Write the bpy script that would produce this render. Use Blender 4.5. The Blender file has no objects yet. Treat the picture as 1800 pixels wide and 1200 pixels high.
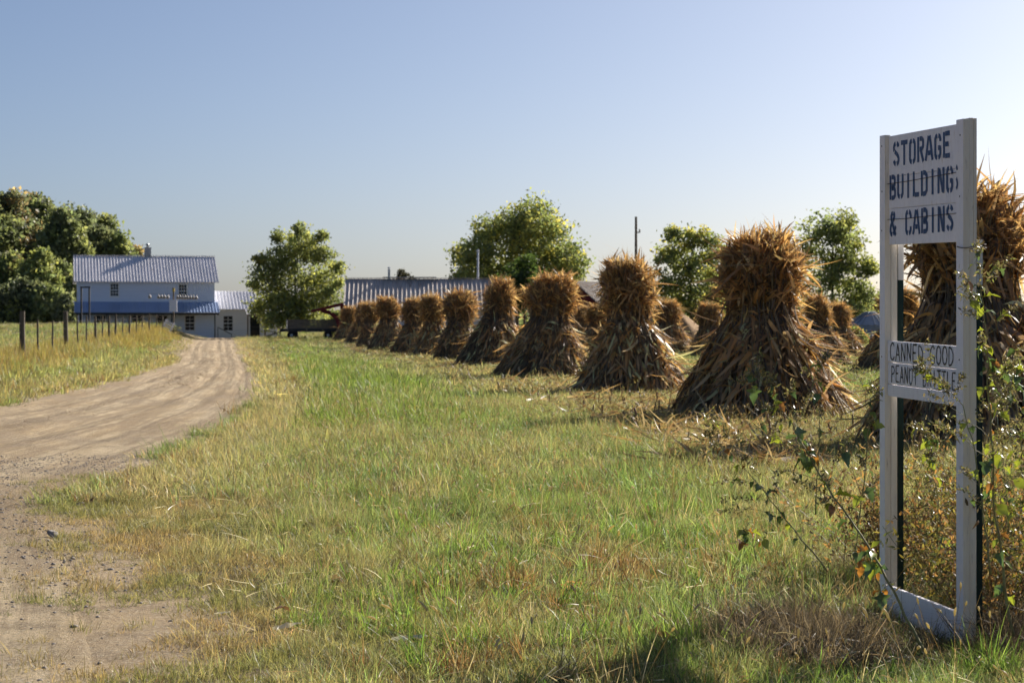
import bpy, math, random
import numpy as np
from mathutils import Vector, Matrix, Euler

# ------------------------------------------------------------------ camera, sky, sun, exposure
SC = bpy.context.scene
COL = SC.collection
CAM_H, FPX, HOR = 1.40, 3500.0, 572.0          # eye height (m), focal length in photo pixels, horizon row
cam_d = bpy.data.cameras.new("camera")
cam_d.sensor_width = 36.0
cam_d.lens = 70.0
cam_d.shift_y = -28.0 / 1800.0
cam_d.clip_start = 0.1
cam_d.clip_end = 9000.0
cam_d.dof.use_dof = True
cam_d.dof.focus_distance = 10.0
cam_d.dof.aperture_fstop = 9.0
cam = bpy.data.objects.new("camera", cam_d)
COL.objects.link(cam)
cam.location = (0, 0, CAM_H)
cam.rotation_euler = (math.radians(90), 0, 0)
SC.camera = cam

SUN_AZ, SUN_EL = math.radians(39), math.radians(27.5)   # azimuth from +Y towards +X
world = bpy.data.worlds.new("World")
SC.world = world
world.use_nodes = True
wn = world.node_tree.nodes
bgn = wn["Background"]
sky = wn.new("ShaderNodeTexSky")
sky.sky_type = 'NISHITA'
sky.sun_disc = False
sky.sun_elevation = SUN_EL
sky.sun_rotation = SUN_AZ
sky.altitude = 200
sky.air_density = 0.62
sky.dust_density = 1.85
sky.ozone_density = 3.4
world.node_tree.links.new(sky.outputs[0], bgn.inputs[0])
bgn.inputs[1].default_value = 0.0525

sd = bpy.data.lights.new("sun", 'SUN')
sd.energy = 4.9
sd.angle = math.radians(0.53)
sd.color = (1.0, 0.935, 0.84)
sun = bpy.data.objects.new("sun", sd)
COL.objects.link(sun)
SDIR = Vector((math.sin(SUN_AZ) * math.cos(SUN_EL), math.cos(SUN_AZ) * math.cos(SUN_EL), math.sin(SUN_EL)))
sun.rotation_euler = (-SDIR).to_track_quat('-Z', 'Y').to_euler()
sun.location = (60, 60, 60)

SC.view_settings.view_transform = 'Standard'
SC.view_settings.look = 'None'
SC.view_settings.gamma = 1.0
SC.view_settings.exposure = 0.88
SC.view_settings.use_curve_mapping = False
SC.cycles.max_bounces = 8
SC.cycles.diffuse_bounces = 6
SC.cycles.transmission_bounces = 6
SC.cycles.glossy_bounces = 2
SC.cycles.adaptive_threshold = 0.025
SC.cycles.transparent_max_bounces = 4
SC.cycles.use_denoising = True

RNG = np.random.default_rng(7)
random.seed(7)

# ------------------------------------------------------------------ small helpers
def smooth(a, b, x):
    t = np.clip((np.asarray(x, float) - a) / (b - a), 0, 1)
    return t * t * (3 - 2 * t)

_ng = np.random.default_rng(99).random((256, 256))
def vnoise(x, y):
    x = np.asarray(x, float); y = np.asarray(y, float)
    xi = np.floor(x).astype(int); yi = np.floor(y).astype(int)
    fx = x - xi; fy = y - yi
    fx = fx * fx * (3 - 2 * fx); fy = fy * fy * (3 - 2 * fy)
    a = _ng[xi & 255, yi & 255]; b = _ng[(xi + 1) & 255, yi & 255]
    c = _ng[xi & 255, (yi + 1) & 255]; d = _ng[(xi + 1) & 255, (yi + 1) & 255]
    return (a * (1 - fx) + b * fx) * (1 - fy) + (c * (1 - fx) + d * fx) * fy
def fbm(x, y, o=4):
    s = 0; a = .5; n = 0
    for k in range(o):
        s = s + a * vnoise(x * 2 ** k + 17.3 * k, y * 2 ** k + 9.1 * k); n += a; a *= .5
    return s / n

def link(o, parent=None):
    COL.objects.link(o)
    if parent is not None:
        o.parent = parent
    return o

def tag(o, label=None, cat=None, group=None, kind=None):
    if label: o["label"] = label
    if cat: o["category"] = cat
    if group: o["group"] = group
    if kind: o["kind"] = kind
    return o

def empty(name, loc=(0, 0, 0), rz=0.0):
    o = bpy.data.objects.new(name, None)
    o.empty_display_size = 0.2
    o.location = loc
    o.rotation_euler = (0, 0, rz)
    return link(o)

def mesh_np(name, verts, faces, mats=(), mat_idx=None, cols=None, smooth_shade=False):
    """faces: (n,4) or (n,3) int array, or a list of arrays of these"""
    me = bpy.data.meshes.new(name)
    verts = np.asarray(verts, np.float32)
    fl = faces if isinstance(faces, list) else [faces]
    fl = [np.asarray(f, np.int32) for f in fl if len(f)]
    lt = np.concatenate([np.full(len(f), f.shape[1], np.int32) for f in fl])
    lv = np.concatenate([f.ravel() for f in fl])
    me.vertices.add(len(verts)); me.vertices.foreach_set("co", verts.ravel())
    me.loops.add(len(lv)); me.loops.foreach_set("vertex_index", lv)
    me.polygons.add(len(lt))
    ls = np.concatenate([[0], np.cumsum(lt)[:-1]]).astype(np.int32)
    me.polygons.foreach_set("loop_start", ls)
    me.polygons.foreach_set("loop_total", lt)
    for m in (mats if isinstance(mats, (list, tuple)) else [mats]):
        me.materials.append(m)
    if mat_idx is not None:
        me.polygons.foreach_set("material_index", np.asarray(mat_idx, np.int32))
    if cols is not None:
        at = me.attributes.new("col", 'FLOAT_COLOR', 'POINT')
        c4 = np.ones((len(verts), 4), np.float32); c4[:, :3] = cols
        at.data.foreach_set("color", c4.ravel())
    if smooth_shade:
        me.polygons.foreach_set("use_smooth", np.ones(len(lt), bool))
    me.update(calc_edges=True)
    me.validate()
    return me

def obj(name, me, parent=None):
    return link(bpy.data.objects.new(name, me), parent)

class MB:
    """collects simple solids, builds ONE mesh object"""
    def __init__(s): s.v = []; s.f = []
    def add(s, vs, fs):
        o = len(s.v); s.v += [tuple(p) for p in vs]; s.f += [tuple(i + o for i in f) for f in fs]; return s
    def box(s, x0, x1, y0, y1, z0, z1):
        return s.add([(x0, y0, z0), (x1, y0, z0), (x1, y1, z0), (x0, y1, z0), (x0, y0, z1), (x1, y0, z1), (x1, y1, z1), (x0, y1, z1)],
              [(0, 3, 2, 1), (4, 5, 6, 7), (0, 1, 5, 4), (1, 2, 6, 5), (2, 3, 7, 6), (3, 0, 4, 7)])
    def bar(s, p, q, w, h=None, up=(0, 0, 1)):
        p = Vector(p); q = Vector(q); h = h or w
        d = (q - p).normalized(); u = Vector(up)
        if abs(d.dot(u)) > .98: u = Vector((1, 0, 0))
        a = d.cross(u).normalized() * (w / 2); b = a.cross(d).normalized() * (h / 2)
        vs = [p - a - b, p + a - b, p + a + b, p - a + b, q - a - b, q + a - b, q + a + b, q - a + b]
        return s.add(vs, [(0, 3, 2, 1), (4, 5, 6, 7), (0, 1, 5, 4), (1, 2, 6, 5), (2, 3, 7, 6), (3, 0, 4, 7)])
    def tube(s, pts, rads, n=8, caps=True):
        pts = [Vector(p) for p in pts]; rings = []
        if not isinstance(rads, (list, tuple)): rads = [rads] * len(pts)
        for i, p in enumerate(pts):
            d = (pts[min(i + 1, len(pts) - 1)] - pts[max(i - 1, 0)]).normalized()
            u = Vector((0, 0, 1)) if abs(d.z) < .9 else Vector((1, 0, 0))
            a = d.cross(u).normalized(); b = a.cross(d)
            rings.append([p + (a * math.cos(t) + b * math.sin(t)) * rads[i] for t in [2 * math.pi * k / n for k in range(n)]])
        vs = [v for r in rings for v in r]; fs = []
        for i in range(len(pts) - 1):
            for k in range(n):
                fs.append((i * n + k, i * n + (k + 1) % n, (i + 1) * n + (k + 1) % n, (i + 1) * n + k))
        if caps:
            fs.append(tuple(range(n - 1, -1, -1))); fs.append(tuple((len(pts) - 1) * n + k for k in range(n)))
        return s.add(vs, fs)
    def lathe(s, prof, n=16, c=(0, 0, 0)):
        vs = []; fs = []
        for (r, z) in prof:
            for k in range(n):
                t = 2 * math.pi * k / n
                vs.append((c[0] + r * math.cos(t), c[1] + r * math.sin(t), c[2] + z))
        for i in range(len(prof) - 1):
            for k in range(n):
                fs.append((i * n + k, i * n + (k + 1) % n, (i + 1) * n + (k + 1) % n, (i + 1) * n + k))
        return s.add(vs, fs)
    def poly(s, pts): return s.add(pts, [tuple(range(len(pts)))])
    def mesh(s, name, mat, sm=False, bevel=0):
        me = bpy.data.meshes.new(name); me.from_pydata(s.v, [], s.f); me.materials.append(mat)
        if sm: me.polygons.foreach_set("use_smooth", np.ones(len(me.polygons), bool))
        me.update()
        return me
    def build(s, name, mat, parent=None, sm=False, bevel=0):
        o = obj(name, s.mesh(name, mat, sm), parent)
        if bevel:
            b = o.modifiers.new("bevel", 'BEVEL'); b.width = bevel; b.segments = 2; b.limit_method = 'ANGLE'
        return o

def strips(P, D, L, W, droop, nseg=4, side=None, curl=None, fold=0.0, rng=RNG, tip=0.05, wprof=None):
    """n curved ribbons: start P, direction D, length L, width W, gravity droop, sideways curl"""
    n = len(P)
    D = D / np.maximum(np.linalg.norm(D, axis=1, keepdims=True), 1e-6)
    if side is None:
        r = rng.normal(size=(n, 3)); side = np.cross(D, r)
    side = side / np.maximum(np.linalg.norm(side, axis=1, keepdims=True), 1e-6)
    nor = np.cross(D, side)
    if curl is None: curl = np.zeros(n)
    V = np.zeros((n, nseg + 1, 2, 3))
    for k in range(nseg + 1):
        t = k / nseg
        c = P + D * (L * t)[:, None] + nor * (curl * L * t * t)[:, None]
        c[:, 2] -= droop * L * t * t
        wp = (wprof(t) if wprof else max(tip, 1 - t ** 1.6)) 
        V[:, k, 0] = c - side * (W * wp / 2)[:, None]
        V[:, k, 1] = c + side * (W * wp / 2)[:, None]
    base = (np.arange(n) * (nseg + 1) * 2)[:, None]
    F = []
    for k in range(nseg):
        F.append(np.concatenate([base + 2 * k, base + 2 * k + 1, base + 2 * k + 3, base + 2 * k + 2], 1))
    return V.reshape(-1, 3), np.concatenate(F, 0), (nseg + 1) * 2

def tubes(P, R, sides=4):
    """P (n,k,3) centre lines, R (n,k) radii"""
    n, k, _ = P.shape
    T = np.gradient(P, axis=1); T /= np.maximum(np.linalg.norm(T, axis=2, keepdims=True), 1e-9)
    ref = np.zeros_like(T); ref[..., 0] = 1; ref[np.abs(T[..., 0]) > .9] = (0, 1, 0)
    A = np.cross(T, ref); A /= np.maximum(np.linalg.norm(A, axis=2, keepdims=True), 1e-9)
    B = np.cross(T, A)
    ang = np.arange(sides) * 2 * np.pi / sides
    V = P[:, :, None, :] + R[:, :, None, None] * (A[:, :, None, :] * np.cos(ang)[None, None, :, None] + B[:, :, None, :] * np.sin(ang)[None, None, :, None])
    idx = np.arange(n * k * sides).reshape(n, k, sides)
    F = np.stack([idx[:, :-1, :], np.roll(idx, -1, 2)[:, :-1, :], np.roll(idx, -1, 2)[:, 1:, :], idx[:, 1:, :]], -1).reshape(-1, 4)
    return V.reshape(-1, 3), F

def P3(x, y, d):
    """photo pixel + distance -> world point"""
    return Vector(((x - 900) / FPX * d, d, CAM_H + (HOR - y) / FPX * d))

# ------------------------------------------------------------------ materials
def new_mat(name):
    m = bpy.data.materials.new(name); m.use_nodes = True
    nt = m.node_tree; nt.nodes.clear()
    out = nt.nodes.new("ShaderNodeOutputMaterial")
    return m, nt, out
def N(nt, typ, **kw):
    n = nt.nodes.new(typ)
    for k, v in kw.items(): setattr(n, k, v)
    return n
def ramp(nt, fac, stops):
    r = N(nt, "ShaderNodeValToRGB")
    el = r.color_ramp.elements
    while len(el) < len(stops): el.new(0.5)
    for e, (p, c) in zip(el, stops):
        e.position = p; e.color = (*c, 1) if len(c) == 3 else c
    nt.links.new(fac, r.inputs[0])
    return r.outputs[0]
def noise(nt, scale, detail=4, rough=.55, coord=None, dist=0.0):
    n = N(nt, "ShaderNodeTexNoise"); n.inputs['Scale'].default_value = scale
    n.inputs['Detail'].default_value = detail; n.inputs['Roughness'].default_value = rough
    n.inputs['Distortion'].default_value = dist
    if coord is not None: nt.links.new(coord, n.inputs['Vector'])
    return n
def mixc(nt, fac, a, b, mode='MIX'):
    m = N(nt, "ShaderNodeMix", data_type='RGBA', blend_type=mode)
    for s, v in ((m.inputs[0], fac), (m.inputs[6], a), (m.inputs[7], b)):
        if hasattr(v, 'is_output'): nt.links.new(v, s)
        elif isinstance(v, (int, float)): s.default_value = v
        else: s.default_value = (*v, 1)
    return m.outputs[2]
def mapping(nt, src, scale=(1, 1, 1), rot=(0, 0, 0)):
    m = N(nt, "ShaderNodeMapping"); m.inputs['Scale'].default_value = scale; m.inputs['Rotation'].default_value = rot
    nt.links.new(src, m.inputs[0]); return m.outputs[0]

def mat_basic(name, c1, c2=None, scale=6, rough=.7, metal=0.0, bump=0.0, bscale=40, stretch=(1, 1, 1), c3=None, spots=0.0, bdist=.01):
    """principled with two-tone noise, dark wear spots and fine bump"""
    m, nt, out = new_mat(name)
    tc = N(nt, "ShaderNodeTexCoord")
    co = mapping(nt, tc.outputs['Object'], stretch)
    n1 = noise(nt, scale, 5, .6, co)
    c2 = c2 or tuple(x * .8 for x in c1)
    stops = [(.35, c1), (.65, c2)]
    col = ramp(nt, n1.outputs[0], stops)
    if c3:
        n2 = noise(nt, scale * 3.1, 6, .7, co)
        f = ramp(nt, n2.outputs[0], [(.62 - spots * .3, (0, 0, 0)), (.72, (1, 1, 1))])
        col = mixc(nt, f, col, c3)
    b = N(nt, "ShaderNodeBsdfPrincipled")
    nt.links.new(col, b.inputs['Base Color'])
    b.inputs['Roughness'].default_value = rough; b.inputs['Metallic'].default_value = metal
    b.inputs['Specular IOR Level'].default_value = .3
    if bump:
        n3 = noise(nt, bscale, 6, .65, co)
        bp = N(nt, "ShaderNodeBump"); bp.inputs['Strength'].default_value = bump; bp.inputs['Distance'].default_value = bdist
        nt.links.new(n3.outputs[0], bp.inputs['Height']); nt.links.new(bp.outputs[0], b.inputs['Normal'])
    nt.links.new(b.outputs[0], out.inputs[0])
    return m

def mat_leafy(name, trans=.35, gloss=.06, grough=.35, instanced=False, var=.25, tscale=1.25, nscale=0):
    """thin leaf: colour from mesh attribute (times the tint of the instance), diffuse + translucent + a little gloss"""
    m, nt, out = new_mat(name)
    a = N(nt, "ShaderNodeAttribute", attribute_name="col")
    col = a.outputs['Color']
    if instanced:
        t = N(nt, "ShaderNodeAttribute", attribute_name="tint", attribute_type='INSTANCER')
        col = mixc(nt, 1.0, col, t.outputs['Color'], 'MULTIPLY')
    df = N(nt, "ShaderNodeBsdfDiffuse"); tr = N(nt, "ShaderNodeBsdfTranslucent"); gl = N(nt, "ShaderNodeBsdfGlossy")
    gl.inputs['Roughness'].default_value = grough
    gl.inputs['Color'].default_value = (1, 1, 1, 1)
    nt.links.new(col, df.inputs[0])
    tcol = mixc(nt, 1.0, col, (tscale, tscale * 1.0, tscale * .80), 'MULTIPLY')
    nt.links.new(tcol, tr.inputs[0])
    m1 = N(nt, "ShaderNodeMixShader"); m1.inputs[0].default_value = trans
    nt.links.new(df.outputs[0], m1.inputs[1]); nt.links.new(tr.outputs[0], m1.inputs[2])
    m2 = N(nt, "ShaderNodeMixShader"); m2.inputs[0].default_value = gloss
    nt.links.new(m1.outputs[0], m2.inputs[1]); nt.links.new(gl.outputs[0], m2.inputs[2])
    nt.links.new(m2.outputs[0], out.inputs[0])
    return m

M = {}
M['grass'] = mat_leafy("grass blades", .45, .035, .45, instanced=True)
M['leaf'] = mat_leafy("tree leaves", .56, .03, .5, tscale=1.25)
M['corn'] = mat_leafy("dry corn leaves", .40, .045, .42, tscale=1.35)
M['weed'] = mat_leafy("weed leaves", .42, .06, .35)
M['bark'] = mat_basic("bark", (.13, .10, .075), (.07, .055, .04), 8, .9, bump=.6, bscale=30, stretch=(1, 1, .25))
M['white_wall'] = mat_basic("white painted siding", (.90, .89, .87), (.85, .84, .82), 1.2, .6, bump=.25, bscale=14, stretch=(.4, .4, 6), c3=(.60, .58, .54), spots=.1)
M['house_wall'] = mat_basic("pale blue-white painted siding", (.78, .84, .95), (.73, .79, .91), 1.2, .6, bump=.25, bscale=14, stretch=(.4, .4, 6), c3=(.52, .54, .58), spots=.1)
M['rusty_metal'] = mat_basic("dull rusty roofing", (.30, .25, .22), (.22, .17, .14), .8, .7, metal=.1, c3=(.20, .10, .06), spots=.2, stretch=(1, .3, .3))
M['porch_metal'] = mat_basic("porch roofing with sky tint", (.40, .50, .70), (.35, .44, .62), .9, .38, metal=.5, stretch=(1, .35, .35))  # neutral metal; blue sky reflection of the shaded roof is put into the colour
M['roof_metal'] = mat_basic("galvanised roofing", (.88, .85, .86), (.76, .74, .75), .9, .45, metal=.15, c3=(.52, .47, .44), spots=.08, stretch=(1, .35, .35))
M['barn_metal'] = mat_basic("weathered barn roofing", (.60, .54, .49), (.45, .40, .36), .7, .5, metal=.35, c3=(.25, .17, .12), spots=.25, stretch=(1, .3, .3))
M['red_paint'] = mat_basic("red barn paint", (.19, .022, .022), (.13, .018, .02), 2, .7, bump=.3, bscale=20, stretch=(3, 3, .4), c3=(.12, .06, .05), spots=.1)
M['dark_trim'] = mat_basic("dark trim", (.045, .042, .04), (.03, .03, .03), 5, .6)
M['glass'] = mat_basic("window glass", (.02, .024, .03), (.03, .034, .04), 1, .06)
M['old_wood'] = mat_basic("weathered wood", (.24, .19, .14), (.14, .11, .08), 3, .85, bump=.5, bscale=30, stretch=(.4, 4, 4), c3=(.09, .07, .05), spots=.2)
M['post_wood'] = mat_basic("weathered fence post", (.16, .135, .105), (.09, .075, .06), 6, .9, bump=.7, bscale=40, stretch=(3, 3, .3), c3=(.24, .22, .19), spots=.1)
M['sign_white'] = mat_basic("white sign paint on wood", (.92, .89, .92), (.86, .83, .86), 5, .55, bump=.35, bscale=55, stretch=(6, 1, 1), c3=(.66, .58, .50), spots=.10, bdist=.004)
M['sign_post'] = mat_basic("white timber paint with bounce tint", (.93, .84, .69), (.86, .75, .59), 6, .55, bump=.35, bscale=60, stretch=(6, 6, .5), c3=(.50, .41, .32), spots=.06, bdist=.004)  # cream tint: warm light bounced off the grass, put into the paint colour
M['letter_blue'] = mat_basic("faded blue stencil paint", (.035, .075, .18), (.075, .12, .23), 60, .6, c3=(.30, .33, .40), spots=.12)
M['letter_black'] = mat_basic("black brush paint", (.020, .017, .017), (.045, .035, .032), 40, .5, c3=(.17, .15, .15), spots=.06)
M['tpost'] = mat_basic("dark green steel", (.012, .032, .026), (.02, .04, .032), 14, .4, metal=.2, c3=(.08, .05, .03), spots=.05)
M['tpost_tip'] = mat_basic("white painted steel tip", (.78, .77, .73), (.7, .68, .63), 14, .45, c3=(.4, .3, .22), spots=.05)
M['wire'] = mat_basic("galvanised wire", (.26, .25, .24), (.16, .14, .12), 30, .5, metal=.6)
M['rust_wire'] = mat_basic("rusty wire", (.10, .06, .04), (.05, .035, .03), 30, .7, metal=.3)
M['grain'] = mat_basic("heaped grain", (.40, .26, .13), (.33, .20, .10), 3, .95, bump=.5, bscale=40)
M['bin_metal'] = mat_basic("bin steel", (.42, .44, .46), (.34, .36, .38), 2, .35, metal=.6)
M['gourd'] = mat_basic("white gourd", (.58, .52, .46), (.36, .31, .27), 8, .5)
M['yellow'] = mat_basic("yellow paint", (.50, .36, .04), (.4, .28, .03), 8, .5)
M['rubber'] = mat_basic("tyre", (.02, .02, .02), (.03, .03, .03), 6, .8)
M['stone'] = mat_basic("stone", (.42, .37, .32), (.22, .20, .18), 9, .9, bump=.6, bscale=60)
M['twine'] = mat_basic("sisal twine", (.34, .25, .13), (.22, .16, .09), 60, .9)
M['dull_metal'] = mat_basic("dull pale metal", (.50, .53, .58), (.40, .43, .48), 4, .8)
M['chimney'] = mat_basic("chimney block", (.46, .45, .44), (.34, .33, .32), 3, .8, bump=.4, bscale=20)

# ground: soil and thatch
def dirt_colour(nt, pos, c):
    big = noise(nt, .45, 5, .6, pos); med = noise(nt, 2.3, 6, .65, pos); grit = noise(nt, 38, 6, .8, pos); fine = noise(nt, 140, 4, .75, pos)
    c = mixc(nt, ramp(nt, big.outputs[0], [(.46, (0, 0, 0)), (.64, (.7, .7, .7))]), c, (.36, .28, .19))
    c = mixc(nt, ramp(nt, med.outputs[0], [(.48, (0, 0, 0)), (.66, (.8, .8, .8))]), c, (.32, .24, .155))
    c = mixc(nt, ramp(nt, grit.outputs[0], [(.56, (0, 0, 0)), (.66, (.75, .75, .75))]), c, (.19, .15, .11))
    c = mixc(nt, ramp(nt, fine.outputs[0], [(.58, (0, 0, 0)), (.68, (.7, .7, .7))]), c, (.54, .44, .31))
    vo = N(nt, "ShaderNodeTexVoronoi"); vo.inputs['Scale'].default_value = 75; nt.links.new(pos, vo.inputs['Vector'])
    sp = N(nt, "ShaderNodeSeparateColor"); nt.links.new(vo.outputs['Color'], sp.inputs[0])
    c = mixc(nt, ramp(nt, sp.outputs[0], [(.74, (0, 0, 0)), (.80, (.40, .40, .40))]), c, (.19, .15, .115))
    c = mixc(nt, ramp(nt, sp.outputs[1], [(.82, (0, 0, 0)), (.88, (.45, .45, .45))]), c, (.60, .51, .38))
    return c, grit, fine
def mat_ground():
    m, nt, out = new_mat("soil and thatch")
    g = N(nt, "ShaderNodeNewGeometry"); pos = g.outputs['Position']
    n1 = noise(nt, .35, 6, .6, pos); n2 = noise(nt, 9, 6, .7, pos); n3 = noise(nt, 60, 4, .7, pos)
    c = ramp(nt, n1.outputs[0], [(.35, (.11, .085, .04)), (.52, (.085, .085, .03)), (.68, (.13, .095, .05))])
    c = mixc(nt, ramp(nt, n2.outputs[0], [(.4, (0, 0, 0)), (.62, (1, 1, 1))]), c, (.06, .045, .025))
    c = mixc(nt, ramp(nt, n3.outputs[0], [(.52, (0, 0, 0)), (.7, (1, 1, 1))]), c, (.20, .155, .085))
    rgb = N(nt, "ShaderNodeRGB"); rgb.outputs[0].default_value = (.49, .365, .22, 1)
    dc, grit, fine = dirt_colour(nt, pos, rgb.outputs[0])
    at = N(nt, "ShaderNodeAttribute", attribute_name="dirt")
    c = mixc(nt, at.outputs['Fac'], c, dc)
    b = N(nt, "ShaderNodeBsdfPrincipled"); b.inputs['Roughness'].default_value = .95; b.inputs['Specular IOR Level'].default_value = .1
    nt.links.new(c, b.inputs['Base Color'])
    h = N(nt, "ShaderNodeMath", operation='ADD'); nt.links.new(n2.outputs[0], h.inputs[0]); nt.links.new(grit.outputs[0], h.inputs[1])
    bp = N(nt, "ShaderNodeBump"); bp.inputs['Strength'].default_value = .9; bp.inputs['Distance'].default_value = .03
    nt.links.new(h.outputs[0], bp.inputs['Height']); nt.links.new(bp.outputs[0], b.inputs['Normal'])
    nt.links.new(b.outputs[0], out.inputs[0])
    return m
def mat_road():
    m, nt, out = new_mat("packed sandy dirt")
    at = N(nt, "ShaderNodeAttribute", attribute_name="roaduv")
    g = N(nt, "ShaderNodeNewGeometry")
    uv = at.outputs['Vector']
    tr = noise(nt, 1, 6, .6, mapping(nt, uv, (11, .16, 1)), .5)          # tracks running along the road
    tr2 = noise(nt, 1, 5, .65, mapping(nt, uv, (40, .12, 1)), .3)
    c = ramp(nt, tr.outputs[0], [(.36, (.32, .225, .12)), (.48, (.50, .37, .215)), (.60, (.66, .52, .33))])
    c = mixc(nt, ramp(nt, tr2.outputs[0], [(.47, (0, 0, 0)), (.58, (.85, .85, .85))]), c, (.33, .235, .14))
    c, grit, fine = dirt_colour(nt, g.outputs['Position'], c)
    b = N(nt, "ShaderNodeBsdfPrincipled"); b.inputs['Roughness'].default_value = .95; b.inputs['Specular IOR Level'].default_value = .12
    nt.links.new(c, b.inputs['Base Color'])
    h = N(nt, "ShaderNodeMath", operation='ADD'); nt.links.new(grit.outputs[0], h.inputs[0]); nt.links.new(tr2.outputs[0], h.inputs[1])
    bp = N(nt, "ShaderNodeBump"); bp.inputs['Strength'].default_value = 1.0; bp.inputs['Distance'].default_value = .04
    nt.links.new(h.outputs[0], bp.inputs['Height']); nt.links.new(bp.outputs[0], b.inputs['Normal'])
    nt.links.new(b.outputs[0], out.inputs[0])
    return m

# ------------------------------------------------------------------ terrain
_RY = np.array([-30, 3, 6.5, 7.8, 11.4, 14, 16.5, 19.8, 27.5, 36, 41.5, 45, 63, 102, 150, 196, 222, 262, 300])
_RR = np.array([6.5, -.6, -1.15, -1.45, -2.35, -3.1, -3.45, -3.5, -3.75, -4.45, -5.05, -5.5, -8, -13.6, -20.5, -27, -30.6, -36, -41])
_LY = np.array([-30, 6, 15, 25, 35.5, 50, 72, 122, 156, 175, 190, 222, 262, 300])
_LX = np.array([-22, -13, -10.6, -9.6, -9.15, -10.1, -12.5, -20.3, -25.4, -27.2, -28.6, -32, -38, -43])
def road_r(y): return np.interp(y, _RY, _RR)
def road_l(y): return np.interp(y, _LY, _LX)
def H(x, y):
    x = np.asarray(x, float); y = np.asarray(y, float)
    z = .25 * smooth(95, 175, y) * (1 - smooth(300, 600, y))
    dl = road_l(y) - x
    bank = smooth(.2, 4.2 - 1.3 * smooth(100, 140, y), dl) * (.36 + .72 * smooth(55, 135, y)) * smooth(10, 45, y)
    bank = bank * (1 - smooth(170, 180, y) * smooth(-50, -42, x)) * (1 - smooth(500, 900, np.hypot(x, y)))
    z = z + bank
    dr = x - road_r(y)
    z = z + .05 * smooth(0, 3, dr) * (1 - smooth(150, 200, y))
    z = z - .085 * np.exp(-((x - 1.85) / .9) ** 2 - ((y - 8.8) / 1.5) ** 2)
    z = z + (fbm(x * .35, y * .35, 3) - .5) * .06 * (1 - smooth(40, 90, np.hypot(x, y)))
    return z
def inroad(x, y):
    """>0 inside the dirt road, metres from its nearer edge"""
    return np.minimum(road_r(y) - x, x - road_l(y))

def build_ground():
    t = np.linspace(-1, 1, 280); xs = np.sinh(8.05 * t) * .98
    t2 = np.linspace(-.46, 1, 290); ys = 11 + np.sinh(8.2 * t2) * 1.5
    X, Y = np.meshgrid(xs, ys)
    ir = inroad(X, Y)
    Z = H(X, Y) - .12 * smooth(.15, .6, ir) * (Y < 264) + (fbm(X * 2.1, Y * 2.1, 3) - .5) * .05 * (1 - smooth(30, 60, Y)) * smooth(-.2, 2.5, -ir)
    ny, nx = X.shape
    idx = np.arange(nx * ny).reshape(ny, nx)
    F = np.stack([idx[:-1, :-1], idx[:-1, 1:], idx[1:, 1:], idx[1:, :-1]], -1).reshape(-1, 4)
    me = mesh_np("ground", np.stack([X, Y, Z], -1).reshape(-1, 3), F, mat_ground(), smooth_shade=True)
    dr = -ir + (fbm(X * 1.3 + 7, Y * 1.3, 4) - .5) * 1.7 * (1 - .6 * smooth(15, 30, Y))
    at = me.attributes.new("dirt", 'FLOAT', 'POINT')
    at.data.foreach_set("value", ((1 - smooth(-.1, 1.0, dr)) * (np.abs(Y) < 300)).astype(np.float32).ravel())
    o = obj("ground", me)
    tag(o, "grassy field ground reaching to the horizon", "ground", kind="structure")
def road_z(Xg, Yg):
    l, r = road_l(Yg), road_r(Yg); U = (Xg - l) / (r - l)
    e = np.minimum(U, 1 - U) * (r - l)
    Z = H(Xg, Yg) - .10 + .106 * smooth(-.02, .22, e)
    for c, w, dp in ((.22, .05, .045), (.36, .05, .03), (.60, .045, .05), (.72, .05, .04), (.86, .04, .03)):     # wheel ruts
        cc = c + (vnoise(Yg * .07 + c * 31, U * 0 + 5) - .5) * .07
        Z = Z - dp * (.35 + .65 * smooth(14, 26, Yg)) * np.exp(-((U - cc) / w) ** 2) * (.6 + .6 * vnoise(Yg * .25, U * 0 + c * 50))
    Z = Z + (fbm(Xg * 3.3, Yg * 1.6, 4) - .5) * (.022 + .028 * smooth(18, 30, Yg)) + (fbm(Xg * 12, Yg * 9, 3) - .5) * .022 * smooth(.35, .5, fbm(Xg * .5, Yg * .35, 3))
    return Z
def surf_z(x, y):
    """height of whatever lies on top: lane or ground"""
    ir = inroad(x, y)
    g = H(x, y) - .12 * smooth(.15, .6, ir) + (fbm(x * 2.1, y * 2.1, 3) - .5) * .05 * (1 - smooth(30, 60, y)) * smooth(-.2, 2.5, -ir)
    return np.where(ir > 0, np.maximum(g, road_z(x, y)), g)
def build_road():
    ys = np.concatenate([np.arange(3, 30, .09), 30 + np.cumsum(np.linspace(.1, 1.6, 260))])
    ys = ys[ys < 262]
    u = np.linspace(0, 1, 110)
    Yg, U = np.meshgrid(ys, u, indexing='ij')
    Xg = road_l(Yg) * (1 - U) + road_r(Yg) * U
    Z = road_z(Xg, Yg)
    n, k = Yg.shape
    idx = np.arange(n * k).reshape(n, k)
    F = np.stack([idx[:-1, :-1], idx[:-1, 1:], idx[1:, 1:], idx[1:, :-1]], -1).reshape(-1, 4)
    me = mesh_np("road", np.stack([Xg, Yg, Z], -1).reshape(-1, 3), F, mat_road(), smooth_shade=True)
    at = me.attributes.new("roaduv", 'FLOAT_VECTOR', 'POINT')
    at.data.foreach_set("vector", np.stack([U, Yg, U * 0], -1).astype(np.float32).ravel())
    tag(obj("road", me), "sandy dirt farm lane with wheel tracks curving to the house", "road", kind="structure")

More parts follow.
